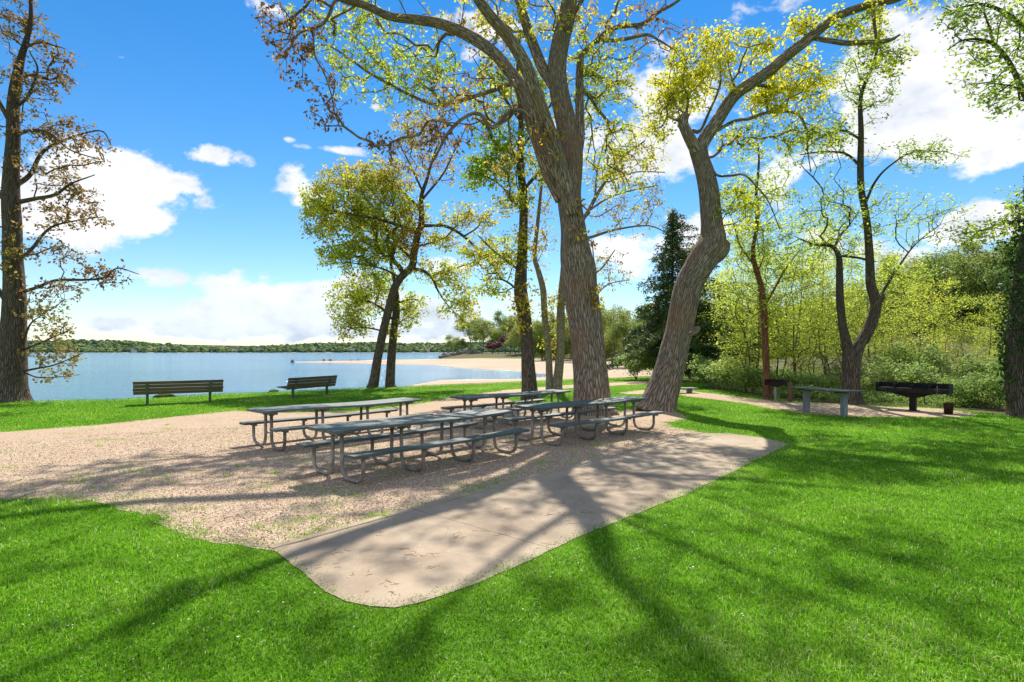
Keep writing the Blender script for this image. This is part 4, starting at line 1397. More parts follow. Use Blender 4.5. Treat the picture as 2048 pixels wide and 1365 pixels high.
tube(g, corner([(.3, -.02, .58), (.3, -.02, .30), (.36, -.02, .26)], .03), .016, 8)
g.build('drain_pipe', M_BLACK, t)
for sx in (-.72, -.24, .24, .72):
    g = Geo()
    tube(g, corner([(sx - .06, -DG / 2 - .006, .66), (sx - .06, -DG / 2 - .05, .66), (sx + .06, -DG / 2 - .05, .66), (sx + .06, -DG / 2 - .006, .66)], .015), .007, 6)
    g.build('handle', M_RUST, t)

# small pedestal grill
p0 = gd(1551, 802)
t = thing('small_grill', 'small black pedestal grill on a slim grey post by the thicket', 'grill', (p0[0], p0[1], 0), R(-42))
g = Geo()
box(g, (0, .2, .70), (.66, .010, .22), None, .002)
box(g, (0, 0, .605), (.66, .40, .010), None, .002)
box(g, (-.326, 0, .70), (.010, .386, .20), None, .002)
box(g, (.326, 0, .71), (.010, .386, .22), None, .002)
box(g, (0, -.2, .635), (.64, .010, .06), None, .002)
g.build('firebox', M_BLACK, t, smooth=False)
g = Geo()
for k in range(22):
    box(g, (-.30 + k * .6 / 21, 0, .69), (.008, .37, .008))
box(g, (0, -.17, .68), (.62, .012, .011))
box(g, (0, .17, .68), (.62, .012, .011))
g.build('grate', M_RUST, t, smooth=False)
g = Geo()
v = np.array([[-.2, -.12, .598], [.2, -.12, .598], [.2, .12, .598], [-.2, .12, .598], [-.06, -.06, .53], [.06, -.06, .53], [.06, .06, .53], [-.06, .06, .53]])
g.add(v, [[0, 1, 2, 3], [4, 7, 6, 5], [0, 4, 5, 1], [1, 5, 6, 2], [2, 6, 7, 3], [3, 7, 4, 0]])
g.build('support_plate', M_RUST, t, smooth=False)
g = Geo()
box(g, (0, 0, .25), (.085, .085, .56), None, .006)
g.build('post', M_GALV, t, smooth=False)

# timber post, rusty bucket, low plank bench
p0 = gd(1580, 804.5)
g = Geo()
box(g, (0, 0, .36), (.105, .105, .76), None, .012)
o = g.build('timber_post', M_WPOST, smooth=False)
o.location = (p0[0], p0[1], 0)
o.rotation_euler = (R(1.5), R(-1), R(20))
tag(o, 'short square timber post standing beside the small grill', 'post')

p0 = gd(1897, 829)
t = thing('metal_bucket', 'small rusty metal ash bucket on the gravel below the long grill', 'bucket', (p0[0], p0[1], .012))
g = Geo()
prof = [(.0, .006), (.105, .006), (.108, 0), (.126, .31), (.133, .315), (.133, .325), (.121, .325), (.103, .02), (0, .02)]
n = 28
V = [(r * math.cos(2 * math.pi * k / n), r * math.sin(2 * math.pi * k / n), z) for r, z in prof for k in range(n)]
q = [[i * n + k, i * n + (k + 1) % n, (i + 1) * n + (k + 1) % n, (i + 1) * n + k] for i in range(len(prof) - 1) for k in range(n)]
g.add(V, q)
for z in (.09, .22):
    th = np.linspace(0, 2 * math.pi, 29)
    rr = .108 + .018 * z / .31 + .002
    tube(g, np.stack([rr * np.cos(th), rr * np.sin(th), 0 * th + z], 1), .004, 5, cap=False)
g.build('body', M_RUST, t)
g = Geo()
th = np.linspace(0, math.pi, 14)
tube(g, np.stack([.136 * np.cos(th), -.05 * np.sin(th) - .02, .31 - .10 * np.sin(th)], 1), .004, 5)
g.build('handle', M_BLACK, t)

p0 = np.array([(1366 - CX) / F * 25.5, 25.5])
t = thing('low_table', 'low grey plank table half hidden behind the leaning tree', 'table', (p0[0], p0[1], 0), R(12))
g = Geo()
for y in (-.2, 0, .2):
    plank(g, -.62, .62, y, .19, .22, .045)
g.build('table_top', M_TOP, t, smooth=False)
for sx in (-.42, .42):
    g = Geo()
    box(g, (sx * .8, .05, .095), (.10, .36, .20), None, .008)
    g.build('leg', M_GREYP, t, smooth=False)

# ================================================================== rocks
def rock_mesh(seed):
    r = np.random.default_rng(seed)
    bm = bmesh.new()
    bmesh.ops.create_icosphere(bm, subdivisions=3, radius=1)
    dirs = r.normal(0, 1, (9, 3))
    dirs /= np.linalg.norm(dirs, axis=1)[:, None]
    cut = r.uniform(.55, .92, 9)
    for v in bm.verts:
        p = np.array(v.co[:])
        for d, c in zip(dirs, cut):
            k = p @ d
            if k > c:
                p = p - d * (k - c) * .9
        p = p * (1 + .05 * math.sin(5 * p[0] + seed) * math.sin(6 * p[1]) + .03 * math.sin(13 * p[2] + 9 * p[0]))
        v.co = p
    g = Geo()
    from_bm(g, bm)
    return g.mesh('rock', True)


def mat_rock():
    m = NT('rock_material')
    p = m.objco()
    c = m.ramp(m.noise(p, 2.5, 6, .7), [(.3, (.12, .10, .085)), (.7, (.36, .32, .28))])
    return m.out(m.pbr(c, .9, m.bump(m.noise(p, 6, 6), .08), spec=.15))


def mat_mossrock():
    m = NT('mossy_rock_material')
    p = m.objco()
    c = m.ramp(m.noise(p, 2.5, 6, .7), [(.35, (.03, .07, .02)), (.6, (.07, .11, .04)), (.75, (.2, .18, .13))])
    return m.out(m.pbr(c, .95, m.bump(m.noise(p, 7, 6), .08), spec=.1))


M_ROCK, M_MOSS = mat_rock(), mat_mossrock()
ROCKS = [rock_mesh(k + 3) for k in range(5)]
for me in ROCKS:
    me.materials.append(M_ROCK)


def rock(loc, s, label, group, seed, mat=None):
    me = ROCKS[seed % 5]
    if mat:
        me = me.copy()
        me.materials.clear()
        me.materials.append(mat)
    o = link(bpy.data.objects.new('rock', me))
    o.location = [float(c) for c in loc]
    o.rotation_euler = (0, 0, seed * 1.9) if mat else (seed * .7, seed * .4, seed * 1.9)
    o.scale = s
    tag(o, label, 'rock', group)


for px, py, w in [(585, 725.2, 12), (647, 724, 14), (662, 724, 16), (682, 724.4, 9), (700, 723.8, 20), (716, 724, 12), (728, 724.5, 8)]:
    p = gd(px, py, -1.95)
    r_ = w / F * p[1] / 2
    rock((p[0], p[1], -1.9), (r_, r_ * .7, r_ * .45), 'dark boulder lying on the thin sand spit in the bay', 'boulders on the sand spit', int(px))
for k in range(34):
    px = 884 + 78 * (k / 34) + rng.normal(0, 3)
    d = 292 + rng.uniform(-20, 8)
    z = -1.6 + rng.random() ** 1.4 * 2.6 * min(1, .3 + (px - 878) / 50)
    r_ = rng.uniform(.7, 1.9)
    x = (px - CX) / F * d
    rock((x, d, max(z, float(ground_z(x, d)) + .2)), (r_, r_ * .8, r_ * .7), 'grey boulder in the rock pile at the tip of the wooded point', 'boulders at the tip of the point', k)
p = gd(541, 785)
rock((p[0], p[1] + .3, -.02), (.34, .25, .13), 'low mossy rock on the bank between the two benches', None, 4, M_MOSS)
p = gd(321, 796)
rock((p[0], p[1] + .3, -.02), (.45, .32, .17), 'low mossy rock on the bank behind the left bench', None, 2, M_MOSS)

# ================================================================== generic trees and shrubs
HOLD = {}


def proto(name, label, cat, build, base, rz, scale, group=None):
    """first use builds the thing, later uses copy it"""
    key = build[0]
    if key not in HOLD:
        HOLD[key] = build[1]()
        src = HOLD[key]
        root = thing(name, label, cat, base, rz, group)
        root.scale = (scale,) * 3 if not hasattr(scale, '__len__') else scale
        for nm, me in src:
            link(bpy.data.objects.new(nm, me), root)
        HOLD[key + '_root'] = root
        return root
    r = copy_tree(HOLD[key + '_root'], base, rz, scale, label, group)
    if group is None and 'group' in r:
        del r['group']
    r.name = name
    return r


def gen_tree(h, blobs, trunk_r, leafmat, bark, nleaf, spread, size, stems=1, lean=.05, bf=.35, clear=.25, hue=.5, rt=.006, along=2, width=.5, flat=.3, droop=.2, seg=.6):
    def f():
        s = Skeleton()
        for k in range(stems):
            a = rng.uniform(0, 6.28)
            ln = lean * h * (1 + k)
            pts = [[0, 0, -.25, trunk_r * 1.5], [.02 * h * math.cos(a), .02 * h * math.sin(a), h * .08, trunk_r]]
            for t in (.25, .45, .65, .85, .98):
                pts.append([ln * t * math.cos(a) + rng.normal(0, .02 * h), ln * t * math.sin(a) + rng.normal(0, .02 * h), h * t * (1 - .12 * k), trunk_r * (1 - t * .93) / (1 + .3 * k)])
            s.limb(pts, .3, 10 if trunk_r > .08 else 7, clear, .06, None, k == 0)
        P, Q = [], []
        for c, r, n, hh in blobs:
            P.append(ellipsoid(np.array(c) * h, np.array(r) * h, n, .5))
            Q.append(np.clip(rng.normal(hh, .12, n), 0, 1))
        P, Q = np.concatenate(P), np.concatenate(Q)
        k = P[:, 2] > .1
        s.grow(P[k], Q[k], bf, seg, .15, rt, .45)
        gt, gc = Geo(), Geo()
        s.trunk(gt, np.zeros(3))
        mt = gt.mesh('trunk', True, True)
        mt.materials.append(bark)
        T = np.repeat(s.tips, nleaf, 0)
        hu = np.repeat(s.thue, nleaf)
        PP = T + rng.normal(0, spread, T.shape) * [1, 1, .75]
        if along:
            m = s.incnt <= 3
            PP = np.concatenate([PP, np.repeat(s.inner[m], along, 0) + rng.normal(0, spread, (m.sum() * along, 3))])
            hu = np.concatenate([hu, np.repeat(s.inhue[m], along)])
        add_leaves(gc, PP, size, hu, droop, width, flat)
        mc = gc.mesh('crown', False)
        mc.materials.append(leafmat)
        return [('trunk', mt), ('crown', mc)]
    return f


def layered(n, hue, r=.27):
    out = []
    for k in range(n):
        t = .24 + .72 * k / (n - 1)
        a = rng.uniform(0, 6.28)
        rr = r * (1.05 - .75 * abs(t - .6) - .25 * max(0, t - .7))
        out.append(((.10 * math.cos(a), .10 * math.sin(a), t), (rr, rr, .06), 26, hue))
    return out


SAP = [('sap%d' % k, gen_tree(6.5, layered(8, h, r), .045, LEAF_AIRY, BARK_DARK, 15, .18, .14, st, .05, .3, .15, .5, .0055, 4, .42, .65, .1, .4)) for k, (h, r, st) in enumerate([(.62, .30, 1), (.52, .26, 2), (.7, .32, 2), (.58, .24, 1)])]


def crown_blobs(k, hue):
    r = np.random.default_rng(k)
    out = [((0, 0, .62), (.22, .22, .24), 70, hue)]
    for j in range(11):
        a = j * 2.4 + r.uniform(-.3, .3)
        z = r.uniform(.36, .9)
        rr = .27 * (1.1 - abs(z - .58) * 1.5)
        q = r.uniform(.09, .15)
        out.append(((rr * math.cos(a), rr * math.sin(a), z), (q, q, q * .75), 26, np.clip(hue + r.normal(0, .18), 0, 1)))
    return out


WOOD = [('wood%d' % k, gen_tree(12, crown_blobs(k + 40, h), .17, LEAF_WOOD, BARK_DARK, 26, .42, .27, 1, .03, .35, .3, .5, .008, 6, .65, .3, .2, 1.0)) for k, h in enumerate([.35, .55, .75])]
SHR = [('shrub%d' % k, gen_tree(1.6, [((.3 * math.cos(j * 1.3), .3 * math.sin(j * 1.3), .42 + .12 * (j % 3)), (.32, .32, .27), 30, h) for j in range(6)], .018, LEAF_SHRUB, BARK_PALE, 16, .10, .085, 3, .2, .3, .05, .5, .003, 4, .6, .3, .1, .2)) for k, h in enumerate([.5, .65, .35])]
BARE = [('bare0', gen_tree(1.8, [((.4 * math.cos(j * 1.3), .4 * math.sin(j * 1.3), .5 + .15 * (j % 3)), (.35, .35, .33), 34, .5) for j in range(6)], .016, LEAF_RUST, BARK_PALE, 1, .08, .05, 4, .25, .3, .05, .5, .003, 0, .5, .3, .1, .2))]
PURP = [('purple', gen_tree(6, crown_blobs(77, .5), .10, LEAF_PURPLE, BARK_DARK, 26, .28, .22, 1, .03, .35, .2, .5, .006, 5, .6, .3, .2, .6))]


def place(px, d):
    x = (px - CX) / F * d
    return np.array([x, d, float(ground_z(x, d)) - .03])


# young yellow-green trees of the thicket: (column, distance, proto, height, label)
for k, (px, d, pk, h, lab) in enumerate([
    (1496, 25.5, 3, 5.6, 'thin yellow-green sapling in the gap between the leaning tree and the small grill'),
    (1488, 31.0, 1, 7.0, 'pale sapling immediately right of the dark conifer'),
    (1590, 24.5, 0, 5.6, 'yellow-leaved sapling directly behind the short timber post'),
    (1632, 27.0, 2, 5.0, 'bushy yellow sapling seen above the left end of the serving table'),
    (1560, 31.0, 2, 7.6, 'taller yellow-green sapling rising between the slender reddish trunk and the timber post'),
    (1660, 31.5, 3, 7.0, 'upright sapling showing just left of the forked tree'),
    (1728, 30.0, 1, 5.6, 'low sapling filling the fork of the V-shaped tree'),
    (1790, 26.0, 0, 3.9, 'bright yellow sapling above the left end of the long grill'),
    (1862, 27.5, 2, 5.3, 'broad bright yellow sapling behind the long grill'),
    (1760, 36.0, 3, 7.2, 'hazy green sapling right of the forked tree, farther back'),
    (1930, 26.5, 0, 3.6, 'small yellow sapling above the rusty bucket'),
    (1985, 29.0, 1, 4.6, 'yellow-green sapling left of the ivy-clad trunk'),
    (1690, 40.0, 2, 9.0, 'tall sapling deep in the thicket behind the forked tree'),
    (1510, 37.0, 0, 8.2, 'tall slim sapling deep behind the slender reddish trunk'),
    (1600, 41.0, 3, 9.0, 'tall airy sapling deep behind the timber post'),
    (1830, 41.0, 1, 7.4, 'mid-height sapling far behind the long grill'),
    (1440, 43.0, 3, 7.4, 'distant sapling peeping out right of the conifer skirt'),
    (1900, 36.0, 3, 5.4, 'dull green sapling behind the right end of the long grill'),
    (1503, 27.0, 1, 9.3, 'tallest airy sapling standing just left of the slender reddish trunk'),
    (1585, 30.0, 3, 8.8, 'tall airy sapling whose top shows between the slender tree and the forked tree'),
    (1655, 35.0, 1, 10.2, 'very tall thin sapling behind the left stem of the forked tree'),
    (1835, 34.0, 3, 7.6, 'tall thin sapling right of the knob on the forked tree'),
    (2010, 37.0, 2, 5.6, 'dull yellow sapling behind the ivy-clad trunk'),
]):
    proto('sapling', lab, 'sapling', SAP[pk], place(px, d), k * 2.1, h / 6.5, 'saplings in the thicket')

for k, (px, d, pk, h, sc_, lab) in enumerate([
    (1425, 29.0, 0, 1.5, 1.3, 'rounded pale green shrub at the path corner right of the leaning tree'),
    (1468, 27.0, 1, 1.5, 1.35, 'wide leafy shrub between the leaning tree and the small grill'),
    (1508, 25.0, 2, 1.2, 1.2, 'low green shrub touching the left side of the slender reddish trunk'),
    (1272, 37.0, 1, 2.1, 1.0, 'yellow-green bush left of the conifer against the beach'),
    (1600, 23.6, 0, 1.0, 1.2, 'low shrub right of the timber post'),
    (1640, 23.0, 2, .9, 1.3, 'low shrub behind the serving table top'),
    (1745, 22.4, 1, 1.0, 1.3, 'small shrub at the right foot of the forked tree'),
    (1800, 22.0, 0, 1.5, 1.2, 'leafy shrub directly behind the long grill'),
    (1868, 21.5, 1, 1.0, 1.2, 'low pale shrub behind the right end of the long grill'),
    (1925, 20.0, 0, 1.0, 1.2, 'pale leafy shrub behind the rusty bucket'),
    (1965, 19.0, 2, 1.15, 1.2, 'dense green shrub between the bucket and the ivy-clad trunk'),
    (2000, 18.4, 1, .9, 1.1, 'low shrub against the foot of the ivy-clad trunk'),
    (1830, 25.5, 2, 2.1, 1.1, 'tall dark green shrub rising over the middle of the long grill'),
    (1975, 23.5, 0, 1.7, 1.2, 'taller shrub left of the ivy-clad trunk, behind the dense one'),
    (1700, 26.0, 0, 1.4, 1.2, 'shrub glimpsed just behind the forked trunk'),
    (1560, 24.0, 1, 1.0, 1.2, 'low shrub directly behind the small grill')]):
    proto('shrub', lab, 'shrub', SHR[pk], place(px, d), k * 1.7, (h / 1.35 * sc_, h / 1.35 * sc_, h / 1.35), 'shrubs along the thicket edge')
for k, (px, d, h, lab) in enumerate([(1655, 25.0, 1.9, 'tangle of bare grey twigs left of the forked trunk'), (1625, 24.6, 1.5, 'bare grey twigs behind the left end of the serving table'), (1770, 24.0, 1.4, 'bare brownish twigs between the forked trunk and the long grill'),
                                     (1905, 24.0, 1.6, 'bare brushwood behind the right end of the long grill'), (1935, 28.0, 2.0, 'grey brushwood higher up the slope above the bucket'), (1735, 27.5, 2.0, 'grey brushwood behind the right stem of the forked tree')]):
    proto('bare_shrub', lab, 'shrub', BARE[0], place(px, d), k * 1.3, (h / 1.5 * 1.1, h / 1.5 * 1.1, h / 1.5), 'bare brushwood in the wetland')

# fuller trees on the rise at right and behind the beach
for k, (px, d, pk, h, lab) in enumerate([
    (1925, 72.0, 1, 12.6, 'tall round green tree on the rise left of the ivy-clad trunk'),
    (1990, 66.0, 0, 11.8, 'dark green tree on the rise partly behind the ivy-clad trunk'),
    (1870, 80.0, 2, 11.6, 'pale green round-topped tree on the rise above the long grill'),
    (2060, 74.0, 1, 13.0, 'green tree on the rise cut by the right edge'),
    (1800, 88.0, 1, 11.6, 'green treetop on the rise right of the forked tree'),
    (1225, 128.0, 2, 13.5, 'pale tree behind the beach between the largest oak and the conifer'),
    (1252, 112.0, 1, 11.0, 'green tree behind the beach against the left side of the conifer'),
    (1150, 150.0, 2, 14.5, 'pale tree behind the beach seen just left of the largest oak trunk'),
    (1085, 170.0, 1, 15.0, 'green tree behind the beach between the upright grey tree and twin stems'),
    (1300, 118.0, 0, 13.0, 'shaded tree behind the beach hidden mostly by the conifer'),
    (1200, 175.0, 1, 17.0, 'tall tree behind the beach hidden partly by the largest oak'),
    (1420, 78.0, 1, 12.0, 'green tree behind the conifer on its right'),
    (1380, 95.0, 2, 14.0, 'pale tree behind the conifer top'),
    (1120, 190.0, 0, 15.5, 'darker tree behind the beach seen through the twin stems')]):
    proto('broadleaf_tree', lab, 'tree', WOOD[pk], place(px, d), k * 2.3, (h / 12, h / 12, h / 12), 'trees beyond the picnic ground')
for k, (px, d, pk, h, w, lab) in enumerate([
    (965, 268, 2, 17.5, 1.0, 'rounded light green tree on the point, in front of the bare-looking one'),
    (940, 285, 1, 21.0, 1.0, 'tall thin-leaved tree at the tip of the wooded point'),
    (997, 262, 1, 13.5, 1.0, 'bright green tree on the point left of the purple one'),
    (1010, 310, 1, 24.0, .9, 'tallest tree on the point, standing above the purple one'),
    (1038, 300, 2, 22.5, .9, 'tall tree on the point partly behind the upright grey trunk'),
    (905, 300, 2, 11.0, 1.2, 'low grey-green tree above the boulders of the point'),
    (922, 282, 1, 8.0, 1.4, 'low green bushy tree on the point beside the boulders'),
    (1030, 240, 2, 9.0, 1.4, 'pale bushy tree on the point right of the purple one'),
    (1072, 232, 0, 10.0, 1.2, 'green tree between the upright grey trunk and the thin stems, above the beach'),
    (985, 330, 0, 17.0, 1.2, 'dark tree at the back of the wooded point')]):
    proto('point_tree', lab, 'tree', WOOD[pk], place(px, d), k * 2.9, (h / 12 * w, h / 12 * w, h / 12), 'trees on the wooded point')
proto('purple_tree', 'small purple-leaved tree on the wooded point', 'tree', PURP[0], place(1021, 250), .4, 1.8, None)
proto('purple_shrub', 'low purple-red bush under the green trees of the point', 'shrub', PURP[0], place(986, 248), 1.4, (1.5, 1.5, .95), None)


# ---------------------------------------------------------------- woods too far or too dense to count
def merged(name, protos, spots, label, cat, mat=None):
    """one mesh of many crowns"""
    gc = Geo()
    for k, (x, y, z, s_, a) in enumerate(spots):
        me = [m for n, m in HOLD[protos[k % len(protos)][0]] if n == 'crown'][0]
        v = np.empty(len(me.vertices) * 3, np.float32)
        me.vertices.foreach_get('co', v)
        v = v.reshape(-1, 3) @ rotz(a).T * s_ + [x, y, z]
        hu = np.empty(len(me.vertices), np.float32)
        me.attributes['hue'].data.foreach_get('value', hu)
        rn = np.empty(len(me.vertices), np.float32)
        me.attributes['rnd'].data.foreach_get('value', rn)
        li = np.empty(len(me.loops), np.int32)
        me.loops.foreach_get('vertex_index', li)
        gc.add(v, None, li.reshape(-1, 3), None, None, hue=np.clip(hu + rng.normal(0, .15), 0, 1), rnd=rn)
    return tag(gc.build(name, mat or LEAF_WOOD, smooth=False), label, cat, None, 'stuff')


spots = []
for k in range(70):
    px = rng.uniform(1390, 2300)
    d = rng.uniform(78, 135)
    p = place(px, d)
    spots.append((p[0], p[1], p[2] - 4.2, rng.uniform(.85, 1.12) * (1.0 if px > 1700 else .88), rng.uniform(0, 6)))
for k in range(34):
    px = rng.uniform(1040, 1420)
    d = rng.uniform(165, 250)
    p = place(px, d)
    spots.append((p[0], p[1], p[2] - 4.6, rng.uniform(1.05, 1.45), rng.uniform(0, 6)))
merged('woodland', WOOD, spots, 'dense green woodland massed behind the thicket and the beach', 'woodland')

spots = []
for k in range(36):
    px = rng.uniform(1410, 2250)
    d = rng.uniform(33, 66)
    p = place(px, d)
    spots.append((p[0], p[1], p[2] - .3, rng.uniform(.75, 1.2) * (1.0 if px < 1740 else .52), rng.uniform(0, 6)))
merged('thicket', SAP, spots, 'yellow-green thicket of young trees massed across the wetland', 'thicket', LEAF_AIRY)

# undergrowth of the wetland
g = Geo()
n = 130000
px = rng.uniform(1395, 2200, n)
d = 19 + 40 * rng.random(n) ** 1.5
x, y = (px - CX) / F * d, d
ok = inpoly(x, y, BRUSH)
x, y = x[ok], y[ok]
hgt = np.clip(.35 + .35 * vnoise(x, y, 1.1, 3), .05, 1.1) * rng.random(len(x)) ** .6
add_leaves(g, np.stack([x, y, ground_z(x, y) + hgt], 1), .09, np.clip(.45 + .3 * vnoise(x, y, .7, 5), 0, 1), -.2, .45, .2)
tag(g.build('undergrowth', LEAF_SHRUB, smooth=False), 'tangled low green undergrowth carpeting the wetland behind the grills', 'undergrowth', None, 'stuff')

# far shore: lumpy canopy on the hills, one mass
def lump():
    bm = bmesh.new()
    bmesh.ops.create_icosphere(bm, subdivisions=2, radius=1)
    g_ = Geo()
    from_bm(g_, bm)
    return g_.arrays()


lv, _, lt = lump()
g = Geo()
NF = 4600
fx = rng.uniform(-1350, 260, NF)
fy = 1118 + rng.random(NF) ** 1.3 * 330
fz = ground_z(fx, fy)
for i in range(NF):
    s_ = rng.uniform(2.8, 6.2) * (.7 if fy[i] < 1135 else 1)
    v = lv * (1 + rng.normal(0, .13, (len(lv), 1))) * [s_, s_, s_ * rng.uniform(.8, 1.15)]
    g.add(v + [fx[i], fy[i], fz[i] + s_ * .55], None, lt, None, None, hue=np.clip(rng.normal(.40, .27), 0, 1), rnd=rng.random())
m = NT('far_canopy')
c = m.ramp(m.attr('hue'), [(0, (.04, .075, .055)), (.4, (.10, .155, .06)), (.8, (.20, .26, .085)), (1, (.28, .28, .13))])
tag(g.build('far_woods', m.out(m.pbr(c, .95, spec=.05)), smooth=False), 'wooded hills along the far shore across the bay', 'woods', None, 'stuff')

M_WALLW = mat_simple('white_clapboard', (.55, .56, .56), (.75, .75, .74), .5, .8)
M_WALLG = mat_simple('grey_shingle', (.22, .23, .25), (.32, .33, .36), .5, .8)
M_ROOF = mat_simple('slate_roof', (.10, .11, .13), (.18, .19, .22), .5, .85)
M_GLASS = mat_simple('window_glass', (.03, .04, .05), (.06, .07, .09), .5, .1)


def house(label, x, y, w, dep, h, rz, wall):
    z = float(ground_z(x, y))
    t = thing('shore_house', label, 'house', (x, y, z), rz, 'houses on the far shore')
    g = Geo()
    box(g, (0, 0, h / 2 - .5), (w, dep, h + 1))
    g.build('wall', wall, t, smooth=False)
    g = Geo()
    r = h * .55
    v = np.array([[-w / 2 - .5, -dep / 2 - .5, h + .02], [w / 2 + .5, -dep / 2 - .5, h + .02], [w / 2 + .5, dep / 2 + .5, h + .02], [-w / 2 - .5, dep / 2 + .5, h + .02], [-w / 2 - .5, 0, h + r], [w / 2 + .5, 0, h + r]])
    g.add(v, [[0, 1, 5, 4], [2, 3, 4, 5], [0, 3, 2, 1]], [[0, 4, 3], [1, 2, 5]])
    g.build('roof', M_ROOF, t, smooth=False)
    for k in range(3):
        g = Geo()
        box(g, (-w * .3 + k * w * .3, -dep / 2 - .03, h * .55), (w * .14, .1, h * .34))
        g.build('window', M_GLASS, t, smooth=False)


for lab, px, yy, w, wall in [('grey house on the far shore, above the left bench', 330, 1122, 16, M_WALLG), ('white house on the far shore between the left bench and the open water', 470, 1126, 15, M_WALLW),
                             ('white house on the far shore right of the leftmost trunk', 268, 1130, 13, M_WALLW), ('grey house on the far shore above the gap between the benches', 520, 1124, 14, M_WALLG),
                             ('white house on the far shore above the right bench', 628, 1128, 15, M_WALLW), ('grey house on the far shore left of the leaning pair of trees', 705, 1123, 14, M_WALLG),
                             ('white house on the far shore right of the leaning pair of trees', 855, 1127, 14, M_WALLW), ('grey house on the far shore high among trees above the left bench', 405, 1150, 16, M_WALLG)]:
    house(lab, (px - CX) / F * yy, yy, w * .62, 6, 4.6, rng.uniform(-.4, .4), wall)

# ================================================================== grass, weeds, litter, pebbles
def blades(g, x, y, h, w, z=0.0, lean=.55, hue=None):
    n = len(x)
    a = rng.uniform(0, 2 * math.pi, n)
    la = rng.uniform(0, 2 * math.pi, n)
    ln = np.abs(rng.normal(0, lean, n))
    dx, dy = np.cos(a) * w / 2, np.sin(a) * w / 2
    lx, ly = np.cos(la) * ln * h, np.sin(la) * ln * h
    zz = np.broadcast_to(z, (n,))
    P = np.zeros((n, 5, 3))
    P[:, 0] = np.stack([x - dx, y - dy, zz], 1)
    P[:, 1] = np.stack([x + dx, y + dy, zz], 1)
    P[:, 2] = np.stack([x + dx * .75 + lx * .35, y + dy * .75 + ly * .35, zz + h * .6], 1)
    P[:, 3] = np.stack([x - dx * .75 + lx * .35, y - dy * .75 + ly * .35, zz + h * .6], 1)
    P[:, 4] = np.stack([x + lx, y + ly, zz + h * (1 - .35 * np.minimum(ln, 1.2))], 1)
    b = np.arange(n)[:, None] * 5
    hv = rng.random(n) if hue is None else np.clip(hue + rng.normal(0, .12, n), 0, 1)
    g.add(P.reshape(-1, 3), b + [0, 1, 2, 3], b + [3, 2, 4], None, None, hue=np.repeat(hv, 5), rnd=np.repeat(rng.random(n), 5))


LEAF_GRASS = mat_leaf('grass_blade', [(0, (.06, .19, .006)), (.45, (.175, .42, .012)), (.8, (.29, .53, .03)), (1, (.55, .58, .26))], .45, .6, .4)
allhard = [GRAVEL, SLAB, GRILLPAD, PATH, BAREPATCH]
N = 1000000
th = rng.uniform(R(-50), R(50), N)
d = 2.4 + 38 * rng.random(N) ** 1.7
x, y = d * np.sin(th), d * np.cos(th)
ok = inpoly(x, y, PLAT) & ~inpoly(x, y, BRUSH)
sd_ = np.full(N, 1e9)
nz_ = .10 * vnoise(x, y, 4.5, 31) + .05 * vnoise(x, y, 14, 32)
kk_ = [tuple(np.round(q, 6)) for q in GRAVEL]
ia = kk_.index(tuple(np.round(g2(1420, 869), 6)))
ib = kk_.index(tuple(np.round(g2(545, 1103), 6)))
PAVED = GRAVEL[:ia + 1] + SLAB[3:] + GRAVEL[ib:]          # gravel and slab as one outline
bySlab = np.abs(sdist(x, y, SLAB)) < .45
for p in [PAVED, GRILLPAD, PATH, BAREPATCH]:
    sd_ = np.minimum(sd_, sdist(x, y, p) + (np.where(bySlab, nz_ * .35 - .06, nz_) if p is PAVED else nz_))
ok &= rng.random(N) < sstep(-.24, -.03, sd_)
edge = 1 - sstep(-.05, .3, sd_)
edge = edge[ok]
x, y, d = x[ok], y[ok], d[ok]
patch = vnoise(x, y, .9, 21)
patch2 = vnoise(x, y, 3.1, 22)
h = np.clip(.033 + .010 * patch + .008 * patch2, .015, .07) * rng.uniform(.5, 1.5, len(x)) * (1 - .35 * edge)
w = .0034 * (1 + d / 6) * rng.uniform(.7, 1.3, len(x))
far_dry = sstep(24, 30, y) * sstep(-3, 0, x)
hue = np.clip(.42 + .28 * patch + .17 * patch2 + .12 * edge + rng.normal(0, .14, len(x)) + .25 * far_dry, 0, .93)
dry = rng.random(len(x)) < .06 + .05 * (patch2 > .4) + .08 * edge
hue[dry] = rng.uniform(.9, 1, dry.sum())
g = Geo()
blades(g, x, y, h, w, 0, .85, hue)
tag(g.build('lawn_grass', LEAF_GRASS, smooth=False), 'bright green mown grass of the lawn around the gravel', 'grass', None, 'stuff')

# weeds in the gravel
g = Geo()
cx, cy_ = [], []
for k in range(260):
    px, py = rng.uniform(-100, 1350), 810 + 280 * rng.random() ** 1.3
    p = g2(px, py)
    if inpoly(p[0], p[1], GRAVEL) and not inpoly(p[0], p[1], SLAB):
        m = rng.integers(8, 55)
        s_ = rng.uniform(.03, .13)
        cx.append(p[0] + rng.normal(0, s_, m) * 1.6)
        cy_.append(p[1] + rng.normal(0, s_, m))
for k in range(30):                    # fringe along the slab
    t = rng.random()
    q = (np.array(SLAB[0]) * (1 - t) + np.array(SLAB[1]) * t) + [-.07, .14]
    m = rng.integers(4, 26)
    cx.append(q[0] + rng.normal(0, .07, m))
    cy_.append(q[1] + rng.normal(0, .05, m))
cx, cy_ = np.concatenate(cx), np.concatenate(cy_)
blades(g, cx, cy_, rng.uniform(.02, .065, len(cx)), np.full(len(cx), .006), .004, .8, np.full(len(cx), .7))
tag(g.build('weeds', LEAF_GRASS, smooth=False), 'small weed tufts sprouting through the gravel', 'weeds', None, 'stuff')

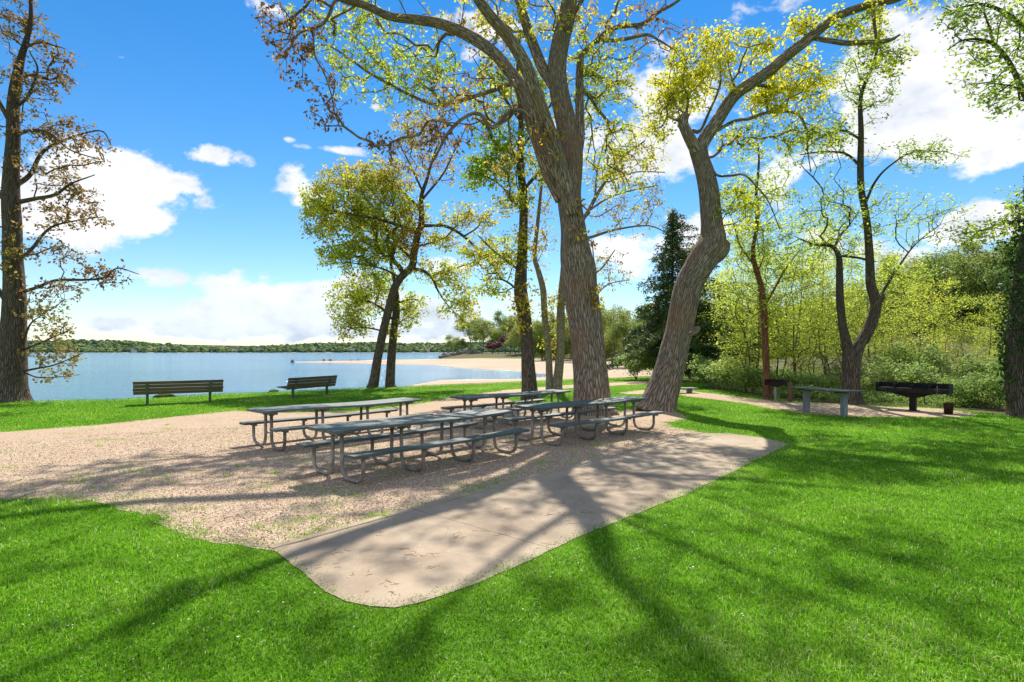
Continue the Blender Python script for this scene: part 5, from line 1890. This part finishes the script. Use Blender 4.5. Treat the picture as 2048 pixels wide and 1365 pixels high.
# loose pebbles
g = Geo()
n = 60000
d = 4.9 + 11 * rng.random(n) ** 1.3
th = rng.uniform(R(-48), R(20), n)
x, y = d * np.sin(th), d * np.cos(th)
ok = inpoly(x, y, GRAVEL)
x, y = x[ok], y[ok]
n = len(x)
oc = np.array([[1, 0, 0], [0, 1, 0], [-1, 0, 0], [0, -1, 0], [0, 0, 1], [0, 0, -1]], float)
of = np.array([[0, 1, 4], [1, 2, 4], [2, 3, 4], [3, 0, 4], [1, 0, 5], [2, 1, 5], [3, 2, 5], [0, 3, 5]])
sz = rng.uniform(.006, .014, (n, 1, 1)) * rng.uniform(.6, 1.3, (n, 6, 3))
a = rng.uniform(0, 6.28, n)
V = oc[None] * sz
V = np.stack([V[..., 0] * np.cos(a)[:, None] - V[..., 1] * np.sin(a)[:, None], V[..., 0] * np.sin(a)[:, None] + V[..., 1] * np.cos(a)[:, None], V[..., 2] * .7], -1)
V += np.stack([x, y, np.full(n, .008)], 1)[:, None]
g.add(V.reshape(-1, 3), None, (np.arange(n)[:, None, None] * 6 + of[None]).reshape(-1, 3), None, None, hue=np.repeat(rng.random(n), 6), rnd=np.repeat(rng.random(n), 6))
m = NT('pebble_material')
c = m.ramp(m.attr('hue'), [(0, (.26, .17, .105)), (.4, (.52, .385, .27)), (.8, (.68, .53, .40)), (1, (.80, .70, .58))])
tag(g.build('pebbles', m.out(m.pbr(c, .9, spec=.15)), smooth=False), 'loose pinkish tan pebbles of the gravel area', 'pebbles', None, 'stuff')

# small white petals on the grass and gravel
g = Geo()
n = 1500
d = 4 + 22 * rng.random(n)
th = rng.uniform(R(-46), R(46), n)
x, y = d * np.sin(th), d * np.cos(th)
ok = inpoly(x, y, PLAT) & ~inpoly(x, y, BRUSH) & (vnoise(x, y, .35, 51) > .05)
x, y = x[ok], y[ok]
soft = ~(inpoly(x, y, GRAVEL) | inpoly(x, y, SLAB))
add_leaves(g, np.stack([x, y, np.where(soft, .035, .013)], 1), .016, .5, 0, .8, .8)
tag(g.build('fallen_petals', mat_leaf('white_petal', [(0, (.62, .62, .56)), (1, (.78, .76, .70))], .3), smooth=False), 'tiny white petals sprinkled on the grass and gravel', 'petals', None, 'stuff')

# fallen catkins and bits on the slab
g = Geo()
for k in range(120):
    px, py = rng.uniform(560, 1560), rng.uniform(868, 1210)
    p = g2(px, py)
    if not inpoly(p[0], p[1], SLAB):
        continue
    for j in range(rng.integers(1, 7)):
        c = np.array([p[0], p[1], .010]) + np.append(rng.normal(0, .05, 2), 0)
        L = rng.uniform(.03, .09)
        a = rng.uniform(0, 6.28)
        t = np.linspace(-.5, .5, 5)
        cv = rng.normal(0, .35)
        pts = c + np.stack([L * t * math.cos(a) - cv * L * t * t * math.sin(a) * 2, L * t * math.sin(a) + cv * L * t * t * math.cos(a) * 2, 0 * t], 1)
        tube(g, pts, .0013, 4, cap=False, hue=rng.random(), rnd=rng.random())
m = NT('litter_material')
c = m.ramp(m.attr('hue'), [(0, (.16, .065, .03)), (.6, (.28, .13, .055)), (1, (.36, .24, .12))])
tag(g.build('leaf_litter', m.out(m.pbr(c, .9, spec=.1))), 'fallen brown catkins and twigs scattered on the concrete slab', 'litter', None, 'stuff')
print('faces', sum(len(o.data.polygons) for o in sc.objects if o.type == 'MESH'))
